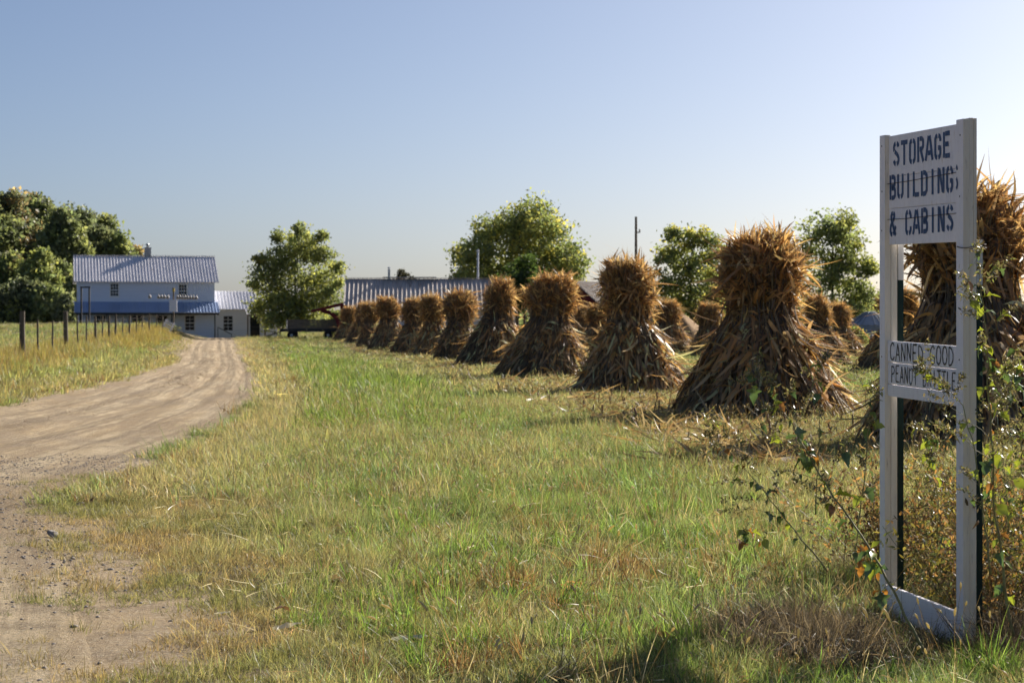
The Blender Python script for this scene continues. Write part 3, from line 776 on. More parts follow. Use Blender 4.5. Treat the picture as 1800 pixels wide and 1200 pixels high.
# ------------------------------------------------------------------ trees
GREEN = [(0.224, 0.259, 0.105), (0.273, 0.301, 0.119), (0.182, 0.224, 0.098), (0.329, 0.343, 0.126)]
YGREEN = [(0.312, 0.338, 0.106), (0.413, 0.406, 0.112), (0.25, 0.294, 0.1), (0.525, 0.463, 0.112), (0.2, 0.244, 0.094)]
DARK = [(0.19, 0.215, 0.115), (0.225, 0.24, 0.12), (0.165, 0.195, 0.105)]
BROWN = [(0.312, 0.24, 0.13), (0.377, 0.273, 0.13), (0.273, 0.234, 0.117), (0.442, 0.325, 0.156)]
def build_tree(name, label, px, d, top_y, width_px, base_crown, palette, seed, dens=1.0, leaf=.20, nl=14, lobes=None, group=None, cat="tree", airy=.5, dz=0.0, squash=1.0):
    """crown built from clumps of leaves on many uneven lobes; base_crown = height fraction where leaves start"""
    rng = np.random.default_rng(seed)
    X = (px - 900) / FPX * d
    z0 = float(H(X, d)) - .05 + dz
    Ht = CAM_H + (HOR - top_y) / FPX * d - z0
    Wd = width_px / FPX * d
    root = empty(name, (X, d, z0)); tag(root, label, cat, group)
    cz0, cz1 = Ht * base_crown, Ht
    c = np.array([0, 0, (cz0 + cz1) / 2]); ax = np.array([Wd / 2, Wd / 2 * .9, (cz1 - cz0) / 2])
    # lobes
    lob = []
    if lobes:
        for (lx, lz, lr) in lobes: lob.append((np.array([lx * Wd / 2, rng.normal(0, .22) * Wd / 2, cz0 + lz * (cz1 - cz0)]), lr * Wd / 2))
    else:
        for k in range(nl):
            dv = rng.normal(size=3); dv /= np.linalg.norm(dv)
            rad = rng.uniform(.26, .42)
            p = c + dv * ax * (1 - rad) * rng.uniform(.55, 1.0)
            lob.append((p, rad * min(ax[0], ax[2] * 1.2)))
        lob.append((c + np.array([rng.normal(0, .1) * ax[0], 0, ax[2] * .72]), .30 * ax[0]))
        lob.append((c, .55 * min(ax[0], ax[2])))
    # twig tips (clump centres)
    cc = []; cr = []
    for p, r in lob:
        m = int(26 * dens * max(.5, (r / 1.2)) ** 1.6) + 5
        dv = rng.normal(size=(m, 3)); dv /= np.linalg.norm(dv, axis=1, keepdims=True)
        q = p + dv * r * (rng.random((m, 1)) ** .35) * np.array([1.08, 1.0, .92 * squash])
        cc.append(q); cr.append(np.full(m, .28 * r + .16) * rng.uniform(.6, 1.4, m))
    cc = np.concatenate(cc); cr = np.concatenate(cr)
    ok = cc[:, 2] > cz0 * .8
    cc, cr = cc[ok], cr[ok]
    per = int(26)
    n = len(cc) * per
    pos = np.repeat(cc, per, 0) + rng.normal(size=(n, 3)) * np.repeat(cr, per)[:, None] * np.array([.72, .72, .55])
    a = rng.normal(size=(n, 3)); a /= np.linalg.norm(a, axis=1, keepdims=True)
    b = np.cross(a, rng.normal(size=(n, 3))); b /= np.linalg.norm(b, axis=1, keepdims=True)
    sz = leaf * rng.uniform(.55, 1.25, n)[:, None]
    a *= sz * .62; b *= sz * .36
    V = np.stack([pos - a, pos + b * 1.0 - a * .1, pos + a, pos - b - a * .1], 1).reshape(-1, 3)
    F = np.arange(n * 4).reshape(-1, 4)
    cl = pick(palette, len(cc), rng, .16)
    cf = np.repeat(cl, per, 0) * (1 + rng.normal(0, .20, (n, 1))).clip(.5, 1.6)
    crown = obj("crown", mesh_np("crown", V, F, M['leaf'], cols=np.repeat(cf, 4, 0)), root); tag(crown, kind="stuff")
    # trunk and limbs
    tr = MB(); r0 = max(.08, Ht * .018)
    bend = [rng.normal(0, .02 * Ht), rng.normal(0, .02 * Ht)]
    tp = [(bend[0] * t * math.sin(2.5 * t), bend[1] * t, Ht * .80 * t) for t in np.linspace(0, 1, 8)]
    tr.tube(tp, [r0 * (1.5 if t == 0 else 1) * (1 - .88 * t) for t in np.linspace(0, 1, 8)], 8).build("trunk", M['bark'], root, sm=True)
    for p, r in lob:
        s = max(.10, min(.75, (p[2] - .35 * np.hypot(p[0], p[1])) / (Ht * .80)))
        st = np.array([bend[0] * s * math.sin(2.5 * s), bend[1] * s, Ht * .80 * s])
        mid = (st + p) / 2 + rng.normal(0, .08, 3) * r + np.array([0, 0, -.06 * np.linalg.norm(p - st)])
        rr = r0 * (1 - .8 * s) * .55
        lm = MB(); lm.tube([st, (st * .6 + mid * .4), mid, (mid + p) / 2 + rng.normal(0, .05, 3) * r, p], [rr, rr * .8, rr * .6, rr * .42, rr * .2], 6)
        for k in range(7):
            dv = rng.normal(size=3); dv /= np.linalg.norm(dv); e = p + dv * r * .85
            s0 = mid + (p - mid) * rng.uniform(.2, 1)
            lm.tube([s0, (s0 + e) / 2 + rng.normal(0, .06, 3) * r, e], [rr * .35, rr * .22, rr * .08], 4)
        lm.build("limb", M['bark'], root)
    return root

# ------------------------------------------------------------------ buildings
def ribbed_roof(name, mat, parent, corners, pitch_step, thick=.04, rib=.05):
    """corners: ridge-left, ridge-right, eave-right, eave-left (local); slab with raised ribs running down the slope"""
    a, b, c, d = [Vector(p) for p in corners]
    n = (b - a).cross(d - a).normalized()
    if n.z < 0: n = -n
    m = MB(); t = n * thick
    m.add([a, b, c, d, a - t, b - t, c - t, d - t], [(0, 1, 2, 3), (7, 6, 5, 4), (0, 4, 5, 1), (1, 5, 6, 2), (2, 6, 7, 3), (3, 7, 4, 0)])
    L = (b - a).length; k = max(2, int(round(L / pitch_step))); w = (b - a).normalized() * (pitch_step * .10)
    for i in range(k + 1):
        f = i / k
        p = a.lerp(b, f); q = d.lerp(c, f)
        if i == 0: p = p + w; q = q + w
        if i == k: p = p - w; q = q - w
        h = n * rib
        p2 = p + (q - p) * .0015; q2 = q - (q - p) * .0015
        m.add([p2 - w, p2 + w, q2 + w, q2 - w, p2 - w * .5 + h, p2 + w * .5 + h, q2 + w * .5 + h, q2 - w * .5 + h],
              [(4, 5, 6, 7), (0, 4, 7, 3), (1, 2, 6, 5), (0, 1, 5, 4), (2, 3, 7, 6)])
    return m.build(name, mat, parent)
def siding(parent, x0, x1, y, z0, z1, facing=-1, step=.2, mat=None):
    """lap boards on a wall in the local xz plane"""
    m = MB(); z = z0
    while z < z1 - .01:
        h = min(step, z1 - z)
        m.add([(x0, y, z), (x1, y, z), (x1, y, z + h), (x0, y, z + h), (x0, y + facing * .022, z), (x1, y + facing * .022, z), (x1, y + facing * .006, z + h), (x0, y + facing * .006, z + h)],
              [(4, 5, 6, 7), (0, 1, 5, 4), (0, 4, 7, 3), (1, 2, 6, 5), (3, 7, 6, 2)])
        z += step
    return m.build("siding", mat or M['white_wall'], parent)
def window(parent, x, z, w, h, y, cols=3, rows=2, trim=None, sashes=2):
    f = MB(); t = .09
    f.box(x - w / 2 - t, x - w / 2, y - .07, y, z - t, z + h + t).box(x + w / 2, x + w / 2 + t, y - .07, y, z - t, z + h + t)
    f.box(x - w / 2, x + w / 2, y - .07, y, z + h, z + h + t)
    fr = f.build("window", trim or M['white_wall'], parent)
    MB().box(x - w / 2 - .12, x + w / 2 + .12, y - .12, y - .001, z - t - .05, z - t).build("sill", M['white_wall'], fr)
    MB().box(x - w / 2, x + w / 2, y - .055, y - .001, z - t + .001, z).build("bottom_trim", M['white_wall'], fr)
    pw, phh = w / cols, h / (rows * sashes)
    for i in range(cols):
        for j in range(rows * sashes):
            MB().box(x - w / 2 + i * pw + .018, x - w / 2 + (i + 1) * pw - .018, y - .034, y - .026, z + j * phh + .018, z + (j + 1) * phh - .018).build("pane", M['glass'], fr)
    mu = MB()
    for i in range(1, cols): mu.box(x - w / 2 + i * pw - .0178, x - w / 2 + i * pw + .0178, y - .045, y - .024, z, z + h)
    for j in range(1, rows * sashes):
        tt = .035 if j == rows else .0178
        mu.box(x - w / 2, x + w / 2, y - .048, y - .022, z + j * phh - tt, z + j * phh + tt)
    mu.build("muntins", M['white_wall'], fr)
    return fr

def build_house():
    d = 185.0; cx = P3(258, 594, d).x
    rz = math.radians(13)
    gz = .18
    root = empty("farmhouse", (cx, d, gz), rz)
    tag(root, "white two-storey farmhouse with ribbed metal roof and long front porch", "house")
    W = 6.25; D = 9.2; E = 5.42; R = 7.75
    # body shell (gable profile)
    prof = [(0, 0), (D, 0), (D, E), (D / 2, R - .08), (0, E)]
    vs = [(-W, y, z) for y, z in prof] + [(W, y, z) for y, z in prof]
    fs = [(0, 1, 2, 3, 4), (9, 8, 7, 6, 5)] + [(k, 5 + k, 5 + (k + 1) % 5, (k + 1) % 5) for k in range(5)]
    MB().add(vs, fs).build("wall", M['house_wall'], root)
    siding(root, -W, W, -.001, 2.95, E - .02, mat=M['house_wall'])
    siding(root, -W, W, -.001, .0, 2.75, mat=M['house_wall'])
    ox = .38; oy = .45; sl = (R - E) / (D / 2)
    for sgn, y_e, yr in ((1, -oy, D / 2), (-1, D + oy, D / 2)):
        ze = E - sl * oy + .06
        ribbed_roof("roof", M['roof_metal'], root, [(-W - ox, yr, R + .06), (W + ox, yr, R + .06), (W + ox, y_e, ze), (-W - ox, y_e, ze)], .29, .04, .06)
    MB().box(-W - ox, W + ox, D / 2 - .16, D / 2 + .16, R + .105, R + .14).build("ridge_cap", M['roof_metal'], root)
    # chimney
    ch = MB().box(-.02, .60, D / 2 - .30, D / 2 + .30, R - .6, R + .80).build("chimney", M['chimney'], root)
    MB().box(-.06, .64, D / 2 - .34, D / 2 + .34, R + .8005, R + .88).build("chimney_cap", M['chimney'], ch)
    MB().lathe([(.12, 0), (.12, .22), (.30, .24), (.02, .42)], 12, (.29, D / 2, R + .88)).build("flue_hood", M['bin_metal'], ch, sm=True)
    # upper windows
    window(root, -2.95, 3.95, .70, 1.12, -.024, 3, 2)
    window(root, 3.30, 3.85, .70, 1.16, -.024, 3, 2)
    # porch
    pd = 2.3
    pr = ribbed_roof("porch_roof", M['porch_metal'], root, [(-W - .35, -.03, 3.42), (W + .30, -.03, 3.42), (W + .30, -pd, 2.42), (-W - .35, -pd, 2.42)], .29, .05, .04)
    MB().box(-W - .3, W + .25, -pd + .05, -pd + .14, 2.20, 2.40).build("fascia", M['dark_trim'], pr)
    for x in (-6.1, -3.7, -1.2, 1.35, 2.15, 6.1):
        MB().box(x - .05, x + .05, -pd + .055, -pd + .135, -.1, 2.20).build("porch_post", M['dark_trim'], root)
    MB().box(-W, W, -pd, -.03, -.2, .06).build("porch_floor", M['old_wood'], root)
    # lower windows and door
    window(root, 3.95, .78, .86, 1.36, -.024, 2, 2)
    window(root, -.9, .78, .86, 1.36, -.024, 2, 2)
    window(root, -4.2, .78, .86, 1.36, -.024, 2, 2)
    dr = MB().box(.95, 1.85, -.075, -.025, .06, 2.1).build("door", M['dark_trim'], root)
    MB().tube([(1.75, -.08, 1.05), (1.75, -.13, 1.05)], .03, 8).build("door_knob", M['wire'], dr)
    # ---- wing
    x0, x1 = W + .02, W + 5.9; yf, yb = .55, 6.2; e2, r2 = 2.88, 4.45
    prof = [(yf, -.2), (yb, -.2), (yb, e2), ((yf + yb) / 2, r2 - .06), (yf, e2)]
    vs = [(x0, y, z) for y, z in prof] + [(x1, y, z) for y, z in prof]
    MB().add(vs, fs).build("wing_wall", M['white_wall'], root)
    siding(root, x0, x1, yf - .001, -.2, e2 - .02)
    s2 = (r2 - e2) / ((yb - yf) / 2)
    for ye, yr in ((yf - .35, (yf + yb) / 2), (yb + .35, (yf + yb) / 2)):
        ribbed_roof("wing_roof", M['roof_metal'], root, [(x0 + .03, yr, r2 + .04), (x1 + .3, yr, r2 + .04), (x1 + .3, ye, e2 - s2 * .35 + .05), (x0 + .03, ye, e2 - s2 * .35 + .05)], .30)
    window(root, x0 + 1.28, .75, .86, 1.36, yf - .024, 2, 2)
    # wing porch
    px0 = x0 + 2.85
    pr = ribbed_roof("wing_porch_roof", M['roof_metal'], root, [(px0, yf - .32, 2.74), (x1 + .3, yf - .32, 2.74), (x1 + .3, yf - 1.75, 2.28), (px0, yf - 1.75, 2.28)], .30, .05, .04)
    MB().box(px0 + .03, x1 + .27, yf - 1.70, yf - 1.62, 2.10, 2.24).build("fascia", M['old_wood'], pr)
    for x in (px0 + .12, x0 + 4.55, x1 + .10):
        MB().box(x - .06, x + .06, yf - 1.705, yf - 1.60, -.2, 2.10).build("wing_porch_post", M['old_wood'], root)
    MB().box(px0, x1 + .1, yf - 1.75, yf - .03, -.3, .0).build("wing_porch_floor", M['old_wood'], root)
    dr = MB().box(x0 + 3.35, x0 + 4.25, yf - .075, yf - .025, 0.005, 2.1).build("wing_door", M['dark_trim'], root)
    for zz in (.25, 1.15): MB().box(x0 + 3.48, x0 + 4.12, yf - .082, yf - .0755, zz, zz + .75).build("door_panel", M['glass'], dr)
    # hand rails
    def rail(a, b, c):
        m = MB(); m.bar(a, b, .06).bar(b, c, .05); return m
    rail((W + .15, -1.9, 1.05), (W + 1.35, -2.6, .42), (W + 1.35, -2.6, -.3)).bar((W + .15, -1.9, 1.05), (W + .15, -1.9, -.3), .05).build("handrail", M['dark_trim'], root)
    rail((x0 + 4.6, yf - 1.8, .92), (x1 + .05, yf - 3.0, .25), (x1 + .05, yf - 3.0, -.3)).bar((x0 + 4.6, yf - 1.8, .92), (x0 + 4.6, yf - 1.8, -.3), .05).build("handrail", M['dark_trim'], root)

def build_yard():
    # pole with yellow top and a row of gourds
    d = 172.0
    def at(px, py, dd=d): return P3(px, py, dd)
    b = at(305, 594)
    pole = empty("gourd_pole", (b.x, b.y, float(H(b.x, b.y)) - .1)); zt = at(0, 506).z - pole.location.z
    MB().tube([(0, 0, 0), (0, 0, zt - .35)], .07, 8).build("shaft", M['old_wood'], pole)
    MB().box(-.09, .09, -.09, .09, zt - .35, zt).build("yellow_cap", M['yellow'], pole)
    MB().box(-.34, .32, -.16, -.07, zt - 2.05, zt - 1.0).build("pale_panel", M['sign_white'], pole)
    zg = at(0, 516).z - pole.location.z
    MB().tube([(-2.25, 0, zg), (2.05, 0, zg - .1)], .012, 6).build("cable", M['wire'], pole)
    tag(pole, "tall pole with yellow top and pale box in front of the farmhouse porch", "pole")
    g = MB().lathe([(.002, 0), (.03, -.01), (.035, -.10), (.09, -.16), (.145, -.26), (.13, -.36), (.06, -.42), (.002, -.43)], 10).mesh("body", M['gourd'], sm=True)
    hole = MB().lathe([(.001, 0), (.035, 0)], 10).mesh("hole", M['dark_trim'])
    xs = [263, 279, 284, 289, 295, 312, 316.5, 321, 325.5, 330, 335, 340, 345]
    for i, px in enumerate(xs):
        t = (px - 261) / (347 - 261)
        w = Vector((at(px, 0).x, d, zg + pole.location.z - .1 * t))
        o = empty("gourd_birdhouse", w); obj("body", g, o)
        h = obj("entrance_hole", hole, o); h.matrix_local = Matrix.Translation((.02, -.147, -.27)) @ Matrix.Rotation(math.radians(90), 4, 'X')
        lab = "white gourd birdhouse, %s from the left in the row above the porch" % (ORD[i] if i < 12 else "thirteenth")
        tag(o, lab, "birdhouse", "gourd birdhouses on the cable")
    # dark goalpost frame at the left of the porch
    a, c = at(143, 575, 168), at(157, 575, 168)
    gz = float(H(a.x, a.y)); zt = at(0, 506, 168).z
    fr = empty("metal_frame", (a.x, a.y, gz)); w = c.x - a.x; hz = zt - gz
    MB().box(-.06, .06, -.06, .06, -.2, hz).build("upright", M['dark_trim'], fr)
    MB().box(w - .06, w + .06, -.06, .06, -.2, hz).build("upright", M['dark_trim'], fr)
    MB().box(-.10, w + .10, -.05, .05, hz + .002, hz + .12).build("crossbar", M['dark_trim'], fr)
    tag(fr, "dark goalpost-like frame standing before the left end of the farmhouse", "frame")
    # tilted white slatted rack in the grass
    p = at(291, 575, 150)
    rk = empty("slatted_rack", (p.x, p.y, float(H(p.x, p.y)) + .25)); rk.rotation_euler = (0, math.radians(28), .2)
    for x in (-.3, .3): MB().box(x - .05, x + .05, -.03, .03, -.35, .85).build("stile", M['sign_white'], rk)
    for k in range(5): MB().box(-.42, .42, -.055, -.031, -.15 + k * .2, -.05 + k * .2).build("slat", M['sign_white'], rk)
    tag(rk, "tilted white slatted rack leaning in the tall grass by the lane", "rack")
    # farm wagon
    d = 163.0
    p0 = P3(494, 592, d); p1 = P3(594, 592, d)
    gx = (p0.x + p1.x) / 2; wg = empty("farm_wagon", (gx, d, float(H(gx, d))), math.radians(4)); L = p1.x - p0.x
    for j, z in enumerate((.86, 1.05, 1.24, 1.43)):
        MB().box(-L / 2 + .55, L / 2, -1.0, -.95, z, z + .175).build("side_board", M['old_wood'], wg)
        MB().box(-L / 2 + .55, L / 2, .95, 1.0, z, z + .175).build("side_board", M['old_wood'], wg)
    MB().box(-L / 2 + .5, -L / 2 + .545, -.95, .95, .80, 1.60).build("end_board", M['sign_white'], wg)
    MB().box(-L / 2, L / 2, -1.04, 1.04, .62, .855).build("deck", M['dark_trim'], wg)
    for x in (-L / 2 + .62, -.2, 1.1, L / 2 - .06): MB().box(x - .05, x + .05, -1.045, -1.002, .7, 1.66).build("stake", M['old_wood'], wg)
    for x in (-L / 2 + .9, L / 2 - .8):
        for y in (-.85, .85):
            w = MB().lathe([(.12, -.09), (.33, -.09), (.36, -.04), (.36, .04), (.33, .09), (.12, .09)], 18).build("wheel", M['rubber'], wg)
            w.location = (x, y, .34); w.rotation_euler = (math.radians(90), 0, 0)
            MB().lathe([(.001, -.07), (.119, -.07), (.119, .07), (.001, .07)], 12).build("rim", M['bin_metal'], w)
        MB().bar((x, -.85, .34), (x, .85, .34), .08).build("axle", M['dark_trim'], wg)
    MB().bar((-L / 2, 0, .6), (-L / 2 - 1.2, 0, .25), .08).build("tongue", M['dark_trim'], wg)
    tag(wg, "old wooden farm wagon with plank sides parked under the tree", "wagon")

def build_barns():
    # long barn, ridge across the view, red lean-to on its left
    d = 166.0
    xl, xr = P3(609, 0, d).x, P3(905, 0, d).x
    L = xr - xl; g = .2
    root = empty("long_barn", (xl, d, g), math.radians(3))
    tag(root, "long low barn with rusty ribbed metal roof behind the shocks", "barn")
    R = P3(0, 490, d).z - g; E = 2.75; hd = 4.6
    prof = [(-hd, -.2), (hd, -.2), (hd, E), (0, R - .1), (-hd, E)]
    vs = [(.25, y, z) for y, z in prof] + [(L - .2, y, z) for y, z in prof]
    fs = [(0, 1, 2, 3, 4), (9, 8, 7, 6, 5)] + [(k, 5 + k, 5 + (k + 1) % 5, (k + 1) % 5) for k in range(5)]
    MB().add(vs, fs).build("wall", M['white_wall'], root)
    MB().add([(.22, -hd + .1, E - .05), (.22, hd - .1, E - .05), (.22, 0, R - .15)], [(0, 1, 2)]).build("gable_boards", M['red_paint'], root)
    sl = (R - E) / hd
    for s in (-1, 1):
        ribbed_roof("roof", M['barn_metal'], root, [(-.1, 0, R), (L, 0, R), (L, s * (hd + .5), E - sl * .5), (-.1, s * (hd + .5), E - sl * .5)], .36)
    MB().box(-.1, L, -.14, .14, R + .055, R + .09).build("ridge_cap", M['barn_metal'], root)
    ft = MB().tube([(3.55, -.05, R - .2), (3.55, -.05, R + .82)], .11, 10).build("flue", M['bin_metal'], root)
    MB().lathe([(.20, 0), (.02, .12)], 10, (3.55, -.05, R + .88)).build("flue_cap", M['bin_metal'], ft)
    MB().box(3.0, 7.5, -.30, .30, R + .10, R + .16).build("ridge_vent", M['barn_metal'], root)
    # lean-to: sloping red roof on posts with curved braces
    ribbed_roof("lean_to_roof", M['red_paint'], root, [(-.12, -4.9, 3.05), (-.12, 3.6, 3.05), (-2.75, 3.6, 2.42), (-2.75, -4.9, 2.42)], .4, .05, .03)
    MB().bar((-2.7, -4.93, 2.33), (-.15, -4.93, 2.90), .05, .20).build("rafter", M['red_paint'], root)
    m = MB(); pts = [(-1.9, -4.7, 2.45), (-1.1, -4.7, 2.2), (-.6, -4.7, 1.75), (-.35, -4.7, .9)]
    for a, b in zip(pts[:-1], pts[1:]): m.bar(a, b, .10, .34)
    m.build("curved_brace", M['red_paint'], root)
    MB().box(-.35, .20, -4.75, -4.60, -.2, 2.85).build("corner_post", M['red_paint'], root)
    # pale metal flue standing behind the roof
    p = P3(840, 500, 172)
    fl = empty("stove_pipe", (p.x, p.y, float(H(p.x, p.y))))
    zt = P3(0, 438, 172).z - fl.location.z
    MB().tube([(0, 0, 0), (0, 0, zt - .25)], .085, 12).build("pipe", M['dull_metal'], fl, sm=True)
    MB().lathe([(.12, zt - .22), (.13, zt - .10), (.02, zt)], 12).build("cap", M['dull_metal'], fl)
    tag(fl, "tall pale metal stove pipe rising behind the long barn", "pipe")
    # second barn with red gable
    d = 150.0
    p = P3(1012, 0, d)
    rt = empty("red_barn", (p.x, d, .1), math.radians(-28))
    tag(rt, "red barn with grey metal roof half hidden behind the shocks", "barn")
    R = P3(0, 494, d).z - .1; E = 2.5; hw = 2.6; Lb = 7.5
    prof = [(-hw, -.2), (hw, -.2), (hw, E), (0, R - .08), (-hw, E)]
    vs = [(x, 0, z) for x, z in prof] + [(x, Lb, z) for x, z in prof]
    fs = [(4, 3, 2, 1, 0), (5, 6, 7, 8, 9)] + [((k + 1) % 5, 5 + (k + 1) % 5, 5 + k, k) for k in range(5)]
    MB().add(vs, fs).build("wall", M['red_paint'], rt)
    sl = (R - E) / hw
    for s in (-1, 1):
        ribbed_roof("roof", M['rusty_metal'], rt, [(0, -.4, R), (0, Lb + .4, R), (s * (hw + .4), Lb + .4, E - sl * .4), (s * (hw + .4), -.4, E - sl * .4)], .36)
    MB().box(-.9, .9, -.05, -.003, 0, 2.1).build("door", M['old_wood'], rt)
    # utility pole
    d = 165.0
    p = P3(1118, 0, d); up = empty("utility_pole", (p.x, d, float(H(p.x, d))))
    zt = P3(0, 381, d).z - up.location.z
    MB().tube([(0, 0, 0), (0, 0, zt)], [.15, .10], 8).build("shaft", M['old_wood'], up)
    MB().bar((-.02, -.1, zt - 1.3), (.34, -.1, zt - 1.3), .08).build("bracket", M['dark_trim'], up)
    MB().lathe([(.05, 0), (.09, .06), (.05, .16), (.08, .2), (.01, .26)], 8, (.3, -.1, zt - 1.26)).build("insulator", M['gourd'], up)
    MB().bar((-.3, -.1, zt - 3.4), (-.02, -.1, zt - 3.4), .08).build("bracket", M['dark_trim'], up)
    tag(up, "bare grey utility pole rising behind the second corn shock", "pole")
    # round steel bin
    d = 128.0
    p = P3(1530, 598, d); bn = empty("grain_bin", (p.x, d, float(H(p.x, d)) - .05))
    zb = bn.location.z; e = P3(0, 571, d).z - zb; a = P3(0, 547, d).z - zb; r = 44 / FPX * d
    pr = []; z = 0
    while z < e: pr += [(r, z), (r + .025, min(z + .09, e))]; z += .18
    MB().lathe(pr + [(r, e)], 36).build("wall", M['bin_metal'], bn, sm=False)
    ro = MB().lathe([(r + .10, e - .03), (r * .2, a - .06), (.02, a)], 36).build("roof", M['bin_metal'], bn)
    m = MB()
    for k in range(24):
        t = 2 * math.pi * k / 24
        m.bar(((r + .1) * math.cos(t), (r + .1) * math.sin(t), e + .005), (r * .2 * math.cos(t), r * .2 * math.sin(t), a - .03), .05)
    m.build("roof_ribs", M['bin_metal'], ro)
    tag(bn, "low round steel grain bin with conical roof left of the sign", "grain bin")
    # heap of grain
    d = 97.0; p = P3(1188, 0, d)
    nr, nt = 18, 40; V = []
    for i in range(nr):
        f = i / (nr - 1)
        for k in range(nt):
            t = 2 * math.pi * k / nt
            rr = 2.5 * f * (1 + .08 * math.sin(2 * t + 1) + .05 * math.sin(5 * t))
            V.append((rr * math.cos(t), rr * math.sin(t) * .9, 2.25 * (1 - f) ** 1.0 * (1 + .06 * math.sin(3 * t) * f) - .12 * math.exp(-(f / .1) ** 2) + random.uniform(-.02, .02)))
    idx = np.arange(nr * nt).reshape(nr, nt)
    F = np.stack([idx[:-1], idx[1:], np.roll(idx, -1, 1)[1:], np.roll(idx, -1, 1)[:-1]], -1).reshape(-1, 4)
    o = obj("grain_pile", mesh_np("grain_pile", np.array(V), F, M['grain'], smooth_shade=True)); o.location = (p.x, d, float(H(p.x, d)))
    tag(o, "steep tan grain pile between the second and the big corn shock", "pile")

def build_fence():
    posts = [(-120, 40, 1, 1.45), (38, 58, 1, 1.50), (66, 62, 0, 1.25), (92, 67, 0, 1.2), (116, 72, 1, 1.50), (136, 76, 0, 1.38), (152, 80, 0, 1.34), (168, 84, 1, 1.30), (180, 88, 0, 1.32),
             (191, 92, 1, 1.30), (203, 97, 1, 1.38), (215, 102, 0, 1.3), (227, 107, 1, 1.34), (239, 114, 0, 1.3), (250, 121, 0, 1.3), (262, 128, 1, 1.3), (275, 137, 0, 1.3), (286, 146, 1, 1.3)]
    fx = [(px - 900) / FPX * d for px, d, _, _ in posts]
    root = empty("wire_fence", (fx[1], 58, float(H(fx[1], 58))))
    tag(root, "old wire fence with weathered wooden posts along the left of the lane", "fence")
    R0 = root.location.copy()
    tops = []; grd = []
    for (px, d, thick, h), x in zip(posts, fx):
        z = float(H(x, d)); r = .085 if (thick and d < 75) else (.055 if thick else .032)
        lean = Vector((random.gauss(0, .02), random.gauss(0, .02), 0))
        b = Vector((x, d, z - .2)) - R0; t = Vector((x, d, z + h)) - R0 + lean
        MB().tube([b, b.lerp(t, .35) + Vector((random.gauss(0, .006), 0, 0)), b.lerp(t, .7), t], [r * 1.08, r, r * .97, r * .9], 9).build("post", M['post_wood'], root)
        tops.append(t); grd.append(Vector((x, d - .09, z)) - R0)
    for off in (.30, .60, .88, 1.14):
        m = MB()
        for a, b in zip(grd[:-1], grd[1:]):
            a2 = a + Vector((0, 0, off)); b2 = b + Vector((0, 0, off)); mid = (a2 + b2) / 2 - Vector((0, 0, .015))
            m.tube([a2, mid, b2], .0035, 5, caps=False)
        m.build("wire", M['rust_wire'], root)

# ------------------------------------------------------------------ scattered vegetation (instanced tufts)
def gn_group():
    ng = bpy.data.node_groups.new("scatter", 'GeometryNodeTree')
    return ng
def scatter(name, label, cat, pts, rot, scl, tint, vid, protos):
    me = bpy.data.meshes.new(name)
    me.vertices.add(len(pts)); me.vertices.foreach_set("co", np.asarray(pts, np.float32).ravel())
    for nm, typ, key, arr in (("rot", 'FLOAT_VECTOR', "vector", rot), ("scl", 'FLOAT_VECTOR', "vector", scl)):
        a = me.attributes.new(nm, typ, 'POINT'); a.data.foreach_set(key, np.asarray(arr, np.float32).ravel())
    a = me.attributes.new("tint", 'FLOAT_COLOR', 'POINT'); c4 = np.ones((len(pts), 4), np.float32); c4[:, :3] = tint; a.data.foreach_set("color", c4.ravel())
    a = me.attributes.new("vid", 'INT', 'POINT'); a.data.foreach_set("value", np.asarray(vid, np.int32))
    me.materials.append(M['grass'])
    o = obj(name, me); tag(o, label, cat, kind="stuff")
    coll = bpy.data.collections.new(name + " tufts")
    for i, pm in enumerate(protos):
        coll.objects.link(bpy.data.objects.new("%s_tuft_%02d" % (name, i), pm))
    ng = gn_group()
    ng.interface.new_socket("Geometry", in_out='INPUT', socket_type='NodeSocketGeometry')
    ng.interface.new_socket("Geometry", in_out='OUTPUT', socket_type='NodeSocketGeometry')
    gi = ng.nodes.new("NodeGroupInput"); go = ng.nodes.new("NodeGroupOutput")
    ip = ng.nodes.new("GeometryNodeInstanceOnPoints"); ci = ng.nodes.new("GeometryNodeCollectionInfo")
    ci.inputs['Collection'].default_value = coll; ci.inputs['Separate Children'].default_value = True; ci.inputs['Reset Children'].default_value = True
    def attr(nm, typ):
        n = ng.nodes.new("GeometryNodeInputNamedAttribute"); n.data_type = typ; n.inputs['Name'].default_value = nm; return n.outputs[0]
    lk = ng.links.new
    lk(gi.outputs[0], ip.inputs['Points']); lk(ci.outputs[0], ip.inputs['Instance'])
    ip.inputs['Pick Instance'].default_value = True
    lk(attr("vid", 'INT'), ip.inputs['Instance Index']); lk(attr("rot", 'FLOAT_VECTOR'), ip.inputs['Rotation']); lk(attr("scl", 'FLOAT_VECTOR'), ip.inputs['Scale'])
    lk(ip.outputs[0], go.inputs[0])
    md = o.modifiers.new("scatter", 'NODES'); md.node_group = ng
    return o

